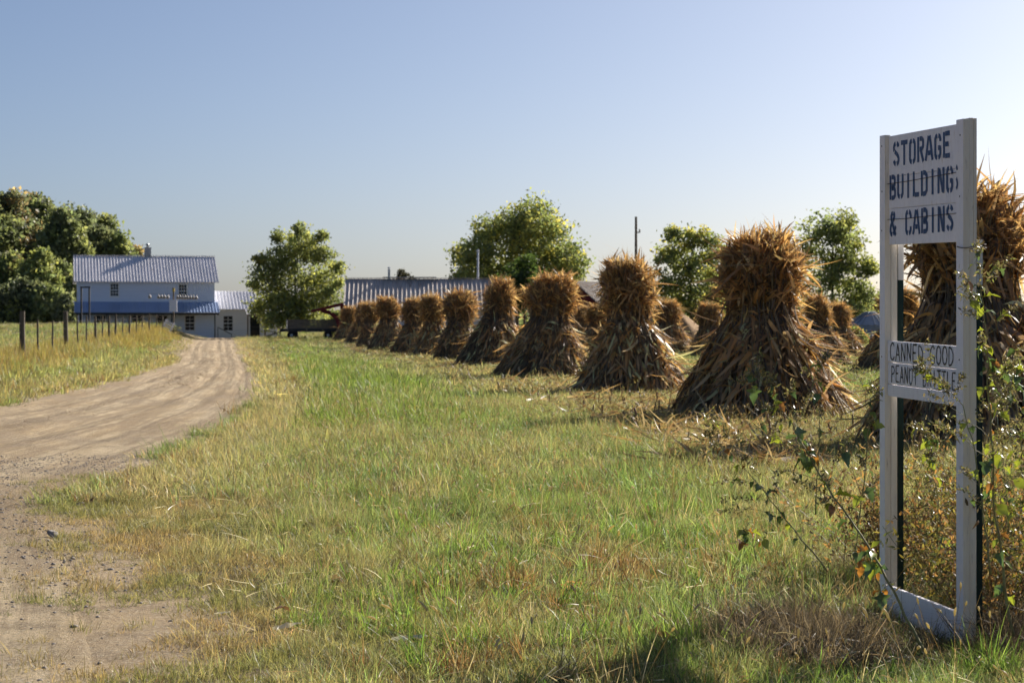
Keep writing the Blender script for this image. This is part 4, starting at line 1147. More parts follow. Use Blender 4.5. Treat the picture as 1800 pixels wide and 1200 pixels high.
def tuft(seed, nb, rad, h0, h1, w0, w1, lean=.35, droop=.35, nseg=3, cols=((1, 1, 1),), jit=.28):
    rng = np.random.default_rng(seed)
    r = rad * np.sqrt(rng.random(nb)); th = rng.uniform(0, 6.283, nb)
    P = np.stack([r * np.cos(th), r * np.sin(th), np.full(nb, -.01)], -1)
    th2 = th + rng.normal(0, 1.0, nb)
    ln = np.abs(rng.normal(0, lean, nb))
    D = np.stack([np.cos(th2) * ln, np.sin(th2) * ln, np.ones(nb)], -1)
    V, F, q = strips(P, D, rng.uniform(h0, h1, nb), rng.uniform(w0, w1, nb), rng.uniform(0, 2 * droop, nb), nseg, None, rng.normal(0, .25, nb), rng=rng)
    C = np.repeat(pick(cols, nb, rng, jit), q, 0)
    return V, F, C
def tuft_mesh(*a, **k):
    V, F, C = tuft(*a, **k); return mesh_np("tuft", V, F, M['grass'], cols=C)
def foxtail_mesh(seed, n=3, h0=.28, h1=.5):
    rng = np.random.default_rng(seed)
    Vs = []; Fs = []; Cs = []; o = 0
    th = rng.uniform(0, 6.283, n); ln = np.abs(rng.normal(.25, .2, n)); L = rng.uniform(h0, h1, n)
    P = np.stack([rng.normal(0, .03, n), rng.normal(0, .03, n), np.full(n, -.01)], -1)
    D = np.stack([np.cos(th) * ln, np.sin(th) * ln, np.ones(n)], -1); D /= np.linalg.norm(D, axis=1, keepdims=True)
    s = np.linspace(0, 1, 6)[None, :, None]
    C = P[:, None] + D[:, None] * (L[:, None, None] * s); C[..., 2] -= (.15 * L[:, None]) * s[..., 0] ** 2
    V, F = tubes(C, np.tile(np.linspace(.0014, .0009, 6), (n, 1)), 3); Vs.append(V); Fs.append(F); Cs.append(np.tile([[1.1, 1.0, .8]], (len(V), 1))); o += len(V)
    # heads
    tipd = C[:, -1] - C[:, -2]; tipd /= np.linalg.norm(tipd, axis=1, keepdims=True)
    hl = rng.uniform(.035, .075, n); k = 6; s = np.linspace(0, 1, k)[None, :, None]
    Hc = C[:, -1][:, None] + tipd[:, None] * (hl[:, None, None] * s); Hc[..., 2] -= (.3 * hl[:, None]) * s[..., 0] ** 2
    V, F = tubes(Hc, np.tile([.001, .0045, .0055, .005, .0035, .0008], (n, 1)), 6); Vs.append(V); Fs.append(F + o); Cs.append(np.tile([[1.4, 1.45, 1.55]], (len(V), 1))); o += len(V)
    # a few blades
    V, F, Cc = tuft(seed + 1, 6, .04, .12, .3, .003, .006, .4, .5, 4); Vs.append(V); Fs.append(F + o); Cs.append(Cc)
    return mesh_np("tuft", np.concatenate(Vs), [f for f in Fs], M['grass'], cols=np.concatenate(Cs))

def wedge(n, d0, d1, rng, margin=1.25, power=1.0):
    """points in the camera's field plus a margin, between two distances"""
    d = np.sqrt(rng.random(n) * (d1 ** 2 - d0 ** 2) + d0 ** 2)
    x = (rng.random(n) * 2 - 1) * d * (900 / FPX) * margin + (rng.random(n) * 2 - 1) * .6
    return x, d
def field_edge(y): return np.interp(y, [0, 20, 28, 45, 80, 120, 175, 260], [2.6, 1.9, .9, -1.4, -5.6, -10.2, -17, -27])
GR = np.array([.14, .205, .058]); OLV = np.array([.205, .275, .10]); DRY = np.array([.35, .30, .165]); STRAW = np.array([.44, .36, .20]); BRT = np.array([.145, .225, .045]); BRN = np.array([.17, .105, .05]); GOLD = np.array([.34, .28, .10])
def grass_tint(x, y, rng):
    """real colour of the plants: dry along the lane and in patches, green in the middle, golden beyond the fence"""
    n = len(x)
    a = fbm(x * .55 + 3, y * .40, 4); b = fbm(x * 1.7 + 40, y * 1.3 + 9, 3); c = fbm(x * .16 + 80, y * .10 + 20, 3)
    dr = x - road_r(y)
    t = GR[None] * (1 - a[:, None]) + OLV[None] * a[:, None]
    dryf = smooth(.50, .68, b) * .6
    dryf = np.maximum(dryf, (1 - smooth(.3, 1.7 + .05 * y, dr)) * .75 * (dr > 0))
    dryf = np.maximum(dryf, .40 * smooth(.52, .66, c))
    fe = x - field_edge(y)
    dryf = np.maximum(dryf, .60 * smooth(-1.0, .6, fe) * (1 - smooth(5, 9, fe)))
    t = t * (1 - dryf[:, None]) + DRY[None] * dryf[:, None]
    # green strip between the lane and the corn rows
    gs = smooth(.48, .6, fbm(x * .35 + 11, y * .12 + 7, 3)) * (dr > 1.2) * (fe < -1) * smooth(24, 34, y)
    t = t * (1 - .75 * gs[:, None]) + BRT[None] * .75 * gs[:, None]
    # left bank
    lf = (x < road_l(y)) * 1.0
    dl = road_l(y) - x
    gd = lf * (.10 + .5 * smooth(.46, .64, fbm(x * .3, y * .14 + 30, 3)))
    gd = np.maximum(gd, lf * .6 * (1 - smooth(.2, 1.2, dl)))
    gt = GOLD * .35 + DRY * .65
    t = t * (1 - gd[:, None]) + gt[None] * gd[:, None]
    # odd brown or straw tuft anywhere
    r = rng.random(n)
    t[r < .07] = STRAW * .9
    t[(r > .07) & (r < .12)] = BRN
    return t * (1 + rng.normal(0, .26, (n, 1))).clip(.45, 1.7) * (1 + rng.normal(0, .06, (n, 3)))

def ground_z(x, y):
    return H(x, y) + (fbm(x * 2.1, y * 2.1, 3) - .5) * .05 * (1 - smooth(30, 60, y)) * smooth(-.2, 2.5, -inroad(x, y))

def build_grass():
    rng = np.random.default_rng(21)
    mixc_ = ((1, 1, 1), (1.05, 1.05, .9), (.85, .9, .8), (1.3, 1.15, .95), (1.6, 1.4, 1.2))
    A = [tuft_mesh(100 + i, 44, .065, .05, .17, .0014, .0032, .55, .5, 4, mixc_) for i in range(8)]
    T = [tuft_mesh(130 + i, 46, .065, .025, .085, .0016, .0034, .8, .5, 3, mixc_) for i in range(5)]
    Bq = [tuft_mesh(150 + i, 64, .17, .09, .25, .0032, .0068, .45, .5, 3, mixc_) for i in range(6)]
    Cq = [tuft_mesh(170 + i, 62, .42, .12, .34, .009, .018, .40, .40, 2, mixc_) for i in range(6)]
    X = [foxtail_mesh(190 + i) for i in range(6)]
    G = [tuft_mesh(210 + i, 20, .09, .22, .52, .008, .018, .45, .65, 5, ((1, 1, 1), (1.2, 1.15, .9), (.8, .9, .8))) for i in range(5)]
    def place(name, label, x, y, s0, s1, protos, tint=None, tilt=.18, zs=None):
        n = len(x)
        z = ground_z(x, y)
        rot = np.stack([rng.normal(0, tilt, n), rng.normal(0, tilt, n), rng.uniform(0, 6.283, n)], -1)
        s = rng.uniform(s0, s1, n)
        h = s * (zs if zs is not None else 1)
        tt = grass_tint(x, y, rng) if tint is None else tint
        return scatter(name, label, "grass", np.stack([x, y, z], -1), rot, np.stack([s, s, h], -1), tt, rng.integers(0, len(protos), n), protos)
    def keep_out(x, y, soft=.35, roadside=0):
        ir = inroad(x, y) + (fbm(x * 1.6, y * 1.6, 3) - .5) * 1.3 * (1 - smooth(35, 80, y)) * soft / .35
        ok = ir < 0
        for (sx, sy, sr) in SHOCKS: ok &= (x - sx) ** 2 + (y - sy) ** 2 > (sr * .9) ** 2
        return ok
    # near meadow
    x, y = wedge(24000, 6.6, 17, rng, 1.15); ok = keep_out(x, y)
    dr = x - road_r(y)
    ok &= rng.random(len(x)) < smooth(-.1, 1.9, dr + (fbm(x * 1.1, y * 1.1, 3) - .5) * 2.0)      # thins out towards the lane
    ok &= rng.random(len(x)) < .22 + .78 * smooth(.38, .54, fbm(x * 3.1 + 13, y * 2.6, 3))
    x, y = x[ok], y[ok]
    hh = (.30 + .55 * fbm(x * .9, y * .7, 3) + .75 * smooth(.45, .72, fbm(x * 3.4, y * 2.6 + 50, 3))) * (.72 + .5 * smooth(10, 17, y))
    hh *= 1 - .65 * np.exp(-((x - 1.8) / .4) ** 2 - ((y - 8.35) / .7) ** 2)
    place("meadow_grass", "short mixed green and straw grass in the near foreground", x, y, .8, 1.35, A, zs=hh)
    # short dry turf by the lane
    x, y = wedge(21000, 6.6, 19, rng); dr = x - road_r(y) + (fbm(x * 1.3 + 7, y * 1.3, 4) - .5) * 1.7
    ok = (dr > -.6) & (rng.random(len(x)) < .35 + .65 * (1 - smooth(1.5, 3.2, dr))) & (rng.random(len(x)) < .05 + .95 * smooth(-.55, .65, dr)) & (x > road_l(y))
    x, y = x[ok], y[ok]
    tt = grass_tint(x, y, rng); w = (1 - smooth(.6, 2.4, x - road_r(y)))[:, None] * .75
    gp = smooth(.50, .62, fbm(x * .9 + 4, y * .8 + 2, 3))[:, None] * w
    tt = tt * (1 - w) + np.array([.29, .215, .11])[None] * w
    tt = tt * (1 - .7 * gp) + (GR * .9)[None] * .7 * gp
    place("dry_turf", "low dry turf fraying out onto the dirt lane", x, y, .8, 1.5, T, tint=tt)
    # middle meadow
    x, y = wedge(26000, 15.5, 37, rng); ok = keep_out(x, y); x, y = x[ok], y[ok]
    hh = .40 + .50 * fbm(x * .6, y * .4, 3) + .5 * smooth(.45, .7, fbm(x * 2.0, y * 1.4 + 30, 3))
    hh *= 1 - .35 * smooth(-.5, 1.0, x - field_edge(y))
    place("mid_meadow_grass", "rough grass between the lane and the corn shocks", x, y, .8, 1.4, Bq, zs=hh)
    # far meadow and banks
    x, y = wedge(20000, 34, 85, rng); ok = keep_out(x, y); x, y = x[ok], y[ok]
    hh = .45 + .45 * fbm(x * .4, y * .2, 3); dl = road_l(y) - x
    hh = hh * (1 + .85 * smooth(.5, 3.5, dl)); hh *= 1 - .40 * smooth(-1, 1.0, x - field_edge(y))
    place("far_meadow_grass", "grass on the far verge and the bank left of the lane", x, y, .8, 1.3, Cq, zs=hh)
    x, y = wedge(30000, 80, 300, rng); ok = keep_out(x, y)
    ok &= ~((x > -44) & (x < -20) & (y > 181) & (y < 200)); x, y = x[ok], y[ok]
    hh = .45 + .35 * fbm(x * .3, y * .12, 3); dl = road_l(y) - x
    hh = hh * (1 + .9 * smooth(.5, 3.5, dl) * (1 - smooth(8, 14, dl))); hh *= 1 - .35 * smooth(-1, 1.0, x - field_edge(y))
    place("distant_grass", "thin grass of the distant farmyard and fields", x, y, 1.2, 1.9, Cq, zs=hh * .62)
    # golden tall grass on the fence line
    n = 2600; y = rng.uniform(42, 150, n); x = np.interp(y, [58, 140], [-14.3, -24.8]) - (y < 58) * 0 + (y < 58) * (58 - y) * .128 + rng.normal(-.1, .5, n)
    ok = inroad(x, y) < -.8; x, y = x[ok], y[ok]
    tt = ((GOLD * .9)[None] * (.6 + .5 * rng.random((len(x), 1))) + rng.normal(0, .015, (len(x), 3))).clip(.02, 1)
    place("golden_fence_grass", "tall golden grass along the wire fence", x, y, .7, 1.3, Cq, tint=tt, zs=1.25 + .9 * rng.random(len(x)) ** 2)
    # lush green patch
    n = 1900; y = rng.uniform(25, 62, n); x = np.interp(y, [25, 40, 58], [-1.9, -3.2, -5.9]) + rng.normal(0, .85, n)
    ok = (inroad(x, y) < -.8) & (x < field_edge(y) - .2); x, y = x[ok], y[ok]
    tt = BRT[None] * (1.0 + .8 * rng.random((len(x), 1))); tt = tt * np.array([1.05, .88, .95])
    place("lush_green_grass", "tall lush bright green grass patch beside the lane", x, y, .6, 1.15, G, tint=tt)
    # distinct clumps
    K = [tuft_mesh(230 + i, 34, .055, .10, .26, .0026, .0060, .42, .6, 5, mixc_, jit=.35) for i in range(6)]
    cx, cy = wedge(620, 6.9, 30, rng); keep = (inroad(cx, cy) < -1.0) & (cx < field_edge(cy) + 1.5); cx, cy = cx[keep], cy[keep]
    X_, Y_, T_ = [], [], []
    for a, b in zip(cx, cy):
        k = rng.integers(4, 15); rr = rng.uniform(.08, .26) * (1 + b * .02); u_ = rng.random()
        base = BRT * 1.1 if u_ < .5 else (OLV * 1.1 if u_ < .75 else (STRAW * .75 if u_ < .9 else BRN * 1.3))
        X_.append(a + rng.normal(0, rr, k)); Y_.append(b + rng.normal(0, rr, k)); T_.append(base[None] * (.7 + .6 * rng.random((k, 1))))
    x, y, tt = np.concatenate(X_), np.concatenate(Y_), np.concatenate(T_)
    place("clump_grass", "taller green and straw clumps of grass dotted through the meadow", x, y, .55, 1.2, K, tint=tt, tilt=.25)
    # taller green blades mixed in the foreground
    x, y = wedge(520, 6.8, 24, rng); ok = (inroad(x, y) < -1.3) & (x > -.9); x, y = x[ok], y[ok]
    tt = (BRT * 1.0)[None] * (.7 + .6 * rng.random((len(x), 1)))
    place("broad_blade_grass", "scattered broad bright grass blades in the meadow", x, y, .28, .6, G, tint=tt)
    # seed stems
    x, y = wedge(2300, 6.8, 30, rng); ok = (inroad(x, y) < -1.1); x, y = x[ok], y[ok]
    tt = STRAW[None] * (.75 + .5 * rng.random((len(x), 1)))
    place("seeding_foxtail_grass", "thin straw coloured seed stems standing above the meadow", x, y, .55, 1.1, X, tint=tt, tilt=.3)
    # low broad-leaved weeds
    def rosette(seed):
        r = np.random.default_rng(seed); nb = 16; th = r.uniform(0, 6.283, nb)
        P = np.stack([r.normal(0, .02, nb), r.normal(0, .02, nb), r.uniform(0, .07, nb)], -1)
        D = np.stack([np.cos(th), np.sin(th), r.uniform(.1, .9, nb)], -1)
        V, F, q = strips(P, D, r.uniform(.03, .085, nb), r.uniform(.012, .028, nb), r.uniform(.2, .8, nb), 4, np.stack([-np.sin(th), np.cos(th), th * 0], -1), r.normal(0, .2, nb), rng=r, wprof=lambda t: max(.08, math.sin(math.pi * min(1, .12 + t * .88)) ** .7))
        return mesh_np("tuft", V, F, M['grass'], cols=np.repeat(pick([(1, 1, 1), (1.2, 1.1, .9), (.8, .85, .8)], nb, r), q, 0))
    Rz = [rosette(330 + i) for i in range(5)]
    x, y = wedge(380, 6.8, 26, rng); ok = (inroad(x, y) < -.7) & (fbm(x * .8 + 3, y * .7 + 90, 3) > .5); x, y = x[ok], y[ok]
    tt = np.array([.13, .20, .065])[None] * (.6 + .7 * rng.random((len(x), 1))); bs = rng.random(len(x)) < .2; tt[bs] = np.array([.28, .17, .08])
    place("broadleaf_weeds", "small broad-leaved weeds dotted through the meadow", x, y, .4, .85, Rz, tint=tt * 1.4, tilt=.3)
    # pale straws lying about
    n = 5200; xs_, ys_ = wedge(n, 6.8, 24, rng); k = (inroad(xs_, ys_) < -.5); xs_, ys_ = xs_[k], ys_[k]; n = len(xs_)
    Ps = np.stack([xs_, ys_, ground_z(xs_, ys_) + rng.uniform(.02, .13, n)], -1)
    Vs, Fs, q = strips(Ps, rng.normal(size=(n, 3)) * [1, 1, .45], rng.uniform(.04, .20, n), rng.uniform(.0018, .0046, n), rng.uniform(0, .3, n), 3, None, rng.normal(0, .35, n), rng=rng)
    tag(obj("fallen_straw", mesh_np("fallen_straw", Vs, Fs, M['corn'], cols=np.repeat(pick([(.58, .50, .34), (.46, .37, .22), (.66, .60, .46), (.30, .20, .10)], n, rng), q, 0))), "pale dead straws lying among the near grass", "straw", kind="stuff")
    # dead brown mat around the foot of the sign and weeds
    Dm = [tuft_mesh(260 + i, 60, .11, .08, .26, .0016, .0034, 1.1, .8, 4, ((1, 1, 1), (1.5, 1.4, 1.3), (.6, .6, .6))) for i in range(5)]
    n = 620; x = rng.normal(1.24, .19, n); y = rng.normal(8.62, .24, n)
    x2 = rng.normal(2.35, .25, 420); y2 = rng.normal(8.7, .4, 420); k2 = x2 > 2.06; x2, y2 = x2[k2], y2[k2]
    x = np.concatenate([x, x2]); y = np.concatenate([y, y2])
    tt = np.array([.18, .14, .095])[None] * (.45 + 1.1 * rng.random((len(x), 1)))
    place("dead_brown_grass", "matted dead brown grass around the foot of the sign", x, y, .7, 1.25, Dm, tint=tt, tilt=.5)
    # dry small-leaved weeds behind and right of the sign
    def crisp(seed):
        r = np.random.default_rng(seed); nst = 7; k = 6
        s = np.linspace(0, 1, k)[None, :, None]; D = np.stack([r.normal(0, .3, nst), r.normal(0, .3, nst), np.ones(nst)], -1); L = r.uniform(.35, .75, nst)
        C = np.stack([r.normal(0, .05, nst), r.normal(0, .05, nst), np.zeros(nst)], -1)[:, None] + D[:, None] * (L[:, None, None] * s) + r.normal(0, .012, (nst, k, 3))
        V1, F1 = tubes(C, np.tile(np.linspace(.0025, .001, k), (nst, 1)), 3)
        nl = 330; i = r.integers(0, nst, nl); j = r.uniform(.25, 1, nl) * (k - 1.001); jf = np.floor(j).astype(int); fr = (j - jf)[:, None]
        P = C[i, jf] * (1 - fr) + C[i, jf + 1] * fr + r.normal(0, .035, (nl, 3))
        V2, F2, q = strips(P, r.normal(size=(nl, 3)), r.uniform(.015, .04, nl), r.uniform(.006, .016, nl), np.zeros(nl), 2, None, r.normal(0, .6, nl), rng=r, wprof=lambda t: (.5, 1.0, .15)[int(t * 2)])
        C2 = np.repeat(pick([(1, 1, 1), (1.5, 1.1, .8), (.6, .55, .5), (1.9, 1.3, .7)], nl, r), q, 0)
        return mesh_np("tuft", np.vstack([V1, V2]), [F1, F2 + len(V1)], M['grass'], cols=np.vstack([np.full((len(V1), 3), .7), C2]))
    Cr = [crisp(300 + i) for i in range(4)]
    n = 85; x = rng.uniform(1.85, 3.3, n); y = rng.uniform(8.4, 11.5, n); ok = (x < y * .285 + .05) & (x > 1.95 + (9.7 - y).clip(0) * .1); x, y = x[ok], y[ok]
    tt = np.array([.20, .155, .09])[None] * (.6 + .7 * rng.random((len(x), 1))); gsel = rng.random(len(x)) < .35; tt[gsel] = np.array([.17, .19, .06])
    place("crisp_brown_weeds", "crisp brown small-leaved dead weeds behind and right of the sign", x, y, .7, 1.15, Cr, tint=tt)

# ------------------------------------------------------------------ weeds near the sign
def lobed_leaf(i, col, ln=.1):
    rng = np.random.default_rng(900 + i)
    half = [(0, .03), (.12, .16), (.22, .30), (.30, .50), (.36, .44), (.44, .22), (.60, .26), (.72, .20), (.86, .10), (1, .0)]
    if i % 2: half = [(0, .03), (.10, .14), (.25, .26), (.42, .30), (.60, .25), (.80, .13), (1, 0)]
    V = []; fold = rng.uniform(.2, .6); bend = rng.uniform(.2, .7); tw = rng.normal(0, .3)
    for (t, w) in half:
        z = -bend * t * t * ln
        for s in (-1, 0, 1):
            V.append((t * ln * (1 - .2 * bend * t), s * w * ln + tw * t * t * ln * .2, z + abs(s) * w * ln * fold - (1 - abs(s)) * 0.0 + rng.normal(0, .003)))
    F = []
    for k in range(len(half) - 1):
        for s in (0, 1): F.append((k * 3 + s, k * 3 + s + 1, k * 3 + 4 + s, k * 3 + 3 + s))
    # little stalk
    b = len(V); V += [(-.25 * ln, -.004 * ln * 5, .0), (-.25 * ln, .004 * ln * 5, 0)]; F.append((b, b + 1, 2, 0))
    cc = np.tile(np.array([col]), (len(V), 1)) * (1 + rng.normal(0, .12, (len(V), 1)))
    return mesh_np("leaf", np.array(V), np.array(F), M['weed'], cols=cc)
LEAFG = []; LEAFY = []; LEAFB = []
def weed(label, stem, r0, branches=8, leaves=14, seeds=260, kinds=(.6, .3, .1), seed=0, blen=.35, spread=1.0, lsize=1.0, brange=(.25, 1.0), lrange=(.1, .95)):
    rng = np.random.default_rng(2000 + seed); random.seed(seed)
    pts = [P3(*p) for p in stem]
    g = pts[0].copy()
    root = empty("tall_weed", g); tag(root, label, "weed", "weeds around the sign")
    rel = [p - g for p in pts]
    # resample with wobble
    fine = []
    for a, b in zip(rel[:-1], rel[1:]):
        for k in range(4): fine.append(a.lerp(b, k / 4) + Vector(rng.normal(0, .003, 3)))
    fine.append(rel[-1])
    n = len(fine)
    MB().tube(fine, [max(.0013, r0 * (1 - .85 * k / (n - 1))) for k in range(n)], 6).build("stem", M['weed_stem'], root, sm=True)
    def at(t):
        j = t * (n - 1.001); i = int(j); return fine[i].lerp(fine[i + 1], j - i), (fine[i + 1] - fine[i]).normalized()
    ends = []
    for k in range(branches):
        t = brange[0] + (brange[1] - brange[0]) * (k + rng.random()) / branches
        p, dd = at(min(t, .999))
        ax = Vector(rng.normal(size=3)).normalized(); sd = dd.cross(ax).normalized()
        dv = (dd * .75 + sd * .9 * spread + Vector((0, 0, .15))).normalized(); L = blen * rng.uniform(.4, 1.1) * (1.15 - .6 * t)
        bp = [p]
        for q in range(1, 6): bp.append(p + dv * (L * q / 5) + Vector((0, 0, -.16 * L * (q / 5) ** 2)) + Vector(rng.normal(0, .008 * L / .3, 3)))
        rb = max(.0009, r0 * .32 * (1 - .5 * t))
        MB().tube(bp, [rb * (1 - .12 * q) for q in range(6)], 5).build("branch", M['weed_stem'], root)
        ends.append(bp)
    # seed spikes and buds: little faces along the outer half of the branches
    if seeds and ends:
        ns = seeds; bi = rng.integers(0, len(ends) + 1, ns); P = []
        for q in bi:
            bp = ends[q] if q < len(ends) else [at(.80)[0], at(.88)[0], at(.94)[0], at(.99)[0], at(.995)[0], at(.998)[0]]
            f = rng.uniform(.35, 1) * 4.99; i = int(f); P.append(bp[i].lerp(bp[i + 1], f - i))
        P = np.array(P) + rng.normal(0, .0075, (ns, 3))
        V, F, qn = strips(P, rng.normal(size=(ns, 3)) + np.array([0, 0, .4]), rng.uniform(.008, .026, ns), rng.uniform(.004, .010, ns), np.zeros(ns), 2, None, rng.normal(0, .4, ns), rng=rng, wprof=lambda t: (.6, 1.0, .1)[int(t * 2)])
        C = np.repeat(pick([(.16, .17, .05), (.22, .20, .07), (.11, .09, .045), (.26, .20, .10)], ns, rng), qn, 0)
        tag(obj("seed_heads", mesh_np("seed_heads", V, F, M['weed'], cols=C), root), kind="stuff")
    for k in range(leaves):
        if ends and rng.random() < .45:
            bp = ends[rng.integers(0, len(ends))]; f = rng.uniform(0, .7) * 4.99; i = int(f); p = bp[i].lerp(bp[i + 1], f - i)
        else: p, _ = at(lrange[0] + (lrange[1] - lrange[0]) * rng.random())
        c = rng.random(); src = LEAFG if c < kinds[0] else (LEAFY if c < kinds[0] + kinds[1] else LEAFB)
        o = obj("leaf", src[rng.integers(0, len(src))], root)
        s = lsize * rng.uniform(.28, .80) * (.75 if src is LEAFB else 1)
        o.matrix_local = Matrix.Translation(p) @ Euler((rng.normal(0, .5), rng.normal(.45, .45), rng.uniform(0, 6.283))).to_matrix().to_4x4() @ Matrix.Diagonal((s, s, s, 1)) @ Matrix.Translation((.025, 0, 0))
    return root

def build_weeds():
    M['weed_stem'] = mat_basic("weed stem", (.32, .31, .13), (.24, .19, .09), 30, .7)
    for i in range(6):
        LEAFG.append(lobed_leaf(i, (.10, .155, .045))); LEAFY.append(lobed_leaf(10 + i, (.30, .34, .035))); LEAFB.append(lobed_leaf(20 + i, (.34, .15, .03)))
    weed("tall upright green weed right of the sign with yellow-green leaves", [(1782, 1120, 8.45), (1762, 1000, 8.42), (1748, 880, 8.40), (1742, 760, 8.38), (1736, 640, 8.38), (1731, 560, 8.38), (1722, 468, 8.36)], .007, 24, 78, 1300, (.42, .50, .08), 1, .42, 1.1, 1.0)
    weed("thick stemmed weed leaning left across the foot of the sign", [(1628, 1150, 8.25), (1580, 1060, 8.30), (1535, 975, 8.35), (1490, 905, 8.4), (1440, 835, 8.45), (1402, 762, 8.5), (1365, 705, 8.5), (1328, 652, 8.5)], .0064, 18, 52, 900, (.52, .26, .22), 2, .36, 1.0, 1.05, (.42, 1.0), (.25, .95))
    weed("thin reddish weed leaning far left over the meadow before the big shock", [(1455, 1005, 8.7), (1395, 930, 8.7), (1340, 860, 8.7), (1290, 800, 8.7), (1240, 762, 8.7)], .0042, 14, 24, 620, (.5, .3, .2), 3, .30, 1.0, .85, (.3, 1.0))
    weed("slender upright weed just left of the sign with lobed leaves", [(1500, 985, 8.9), (1512, 900, 8.9), (1521, 830, 8.9), (1528, 740, 8.9), (1520, 690, 8.9), (1500, 640, 8.9)], .0036, 6, 9, 240, (.7, .25, .05), 4, .22, .9, .95)
    weed("slender upright weed in front of the middle of the big shock", [(1432, 905, 9.2), (1438, 820, 9.2), (1441, 740, 9.2), (1444, 680, 9.2), (1446, 628, 9.2)], .0030, 6, 6, 240, (.4, .55, .05), 5, .20, .9, .9, (.4, 1.0), (.4, .95))
    weed("weed with orange withered leaves at the left foot of the sign", [(1560, 1090, 8.6), (1548, 1040, 8.6), (1530, 990, 8.6), (1510, 950, 8.6)], .005, 5, 22, 60, (.12, .12, .76), 6, .16, 1.2, 1.1)
    weed("bushy weed at the right edge of the picture", [(1815, 1040, 8.9), (1806, 930, 8.9), (1796, 820, 8.9), (1790, 720, 8.9), (1782, 640, 8.9)], .006, 20, 64, 1100, (.45, .45, .10), 7, .36, 1.0, .95)
    weed("seedy weed sprays crossing the lower boards of the sign", [(1742, 1010, 8.3), (1725, 880, 8.28), (1712, 790, 8.26), (1694, 712, 8.25), (1655, 672, 8.25), (1620, 645, 8.25)], .0040, 12, 10, 620, (.5, .45, .05), 8, .26, 1.0, .7, (.25, 1.0))
    weed("weed growing inside the open frame of the sign", [(1668, 1000, 9.6), (1650, 900, 9.6), (1640, 820, 9.6), (1625, 755, 9.6)], .0040, 14, 30, 700, (.55, .35, .10), 9, .26, 1.0, .8)
    weed("leafy weed behind the sign at the right with pale green leaves", [(1775, 1000, 9.6), (1770, 900, 9.6), (1762, 800, 9.6), (1768, 700, 9.6)], .005, 9, 26, 420, (.5, .45, .05), 11, .32, 1.1, .95)
    weed("low leafy weed in the grass left of the big weed", [(1330, 985, 8.9), (1322, 950, 8.9), (1310, 925, 8.9)], .003, 4, 9, 60, (.55, .35, .10), 10, .14, 1.3, .9)
    random.seed(77)

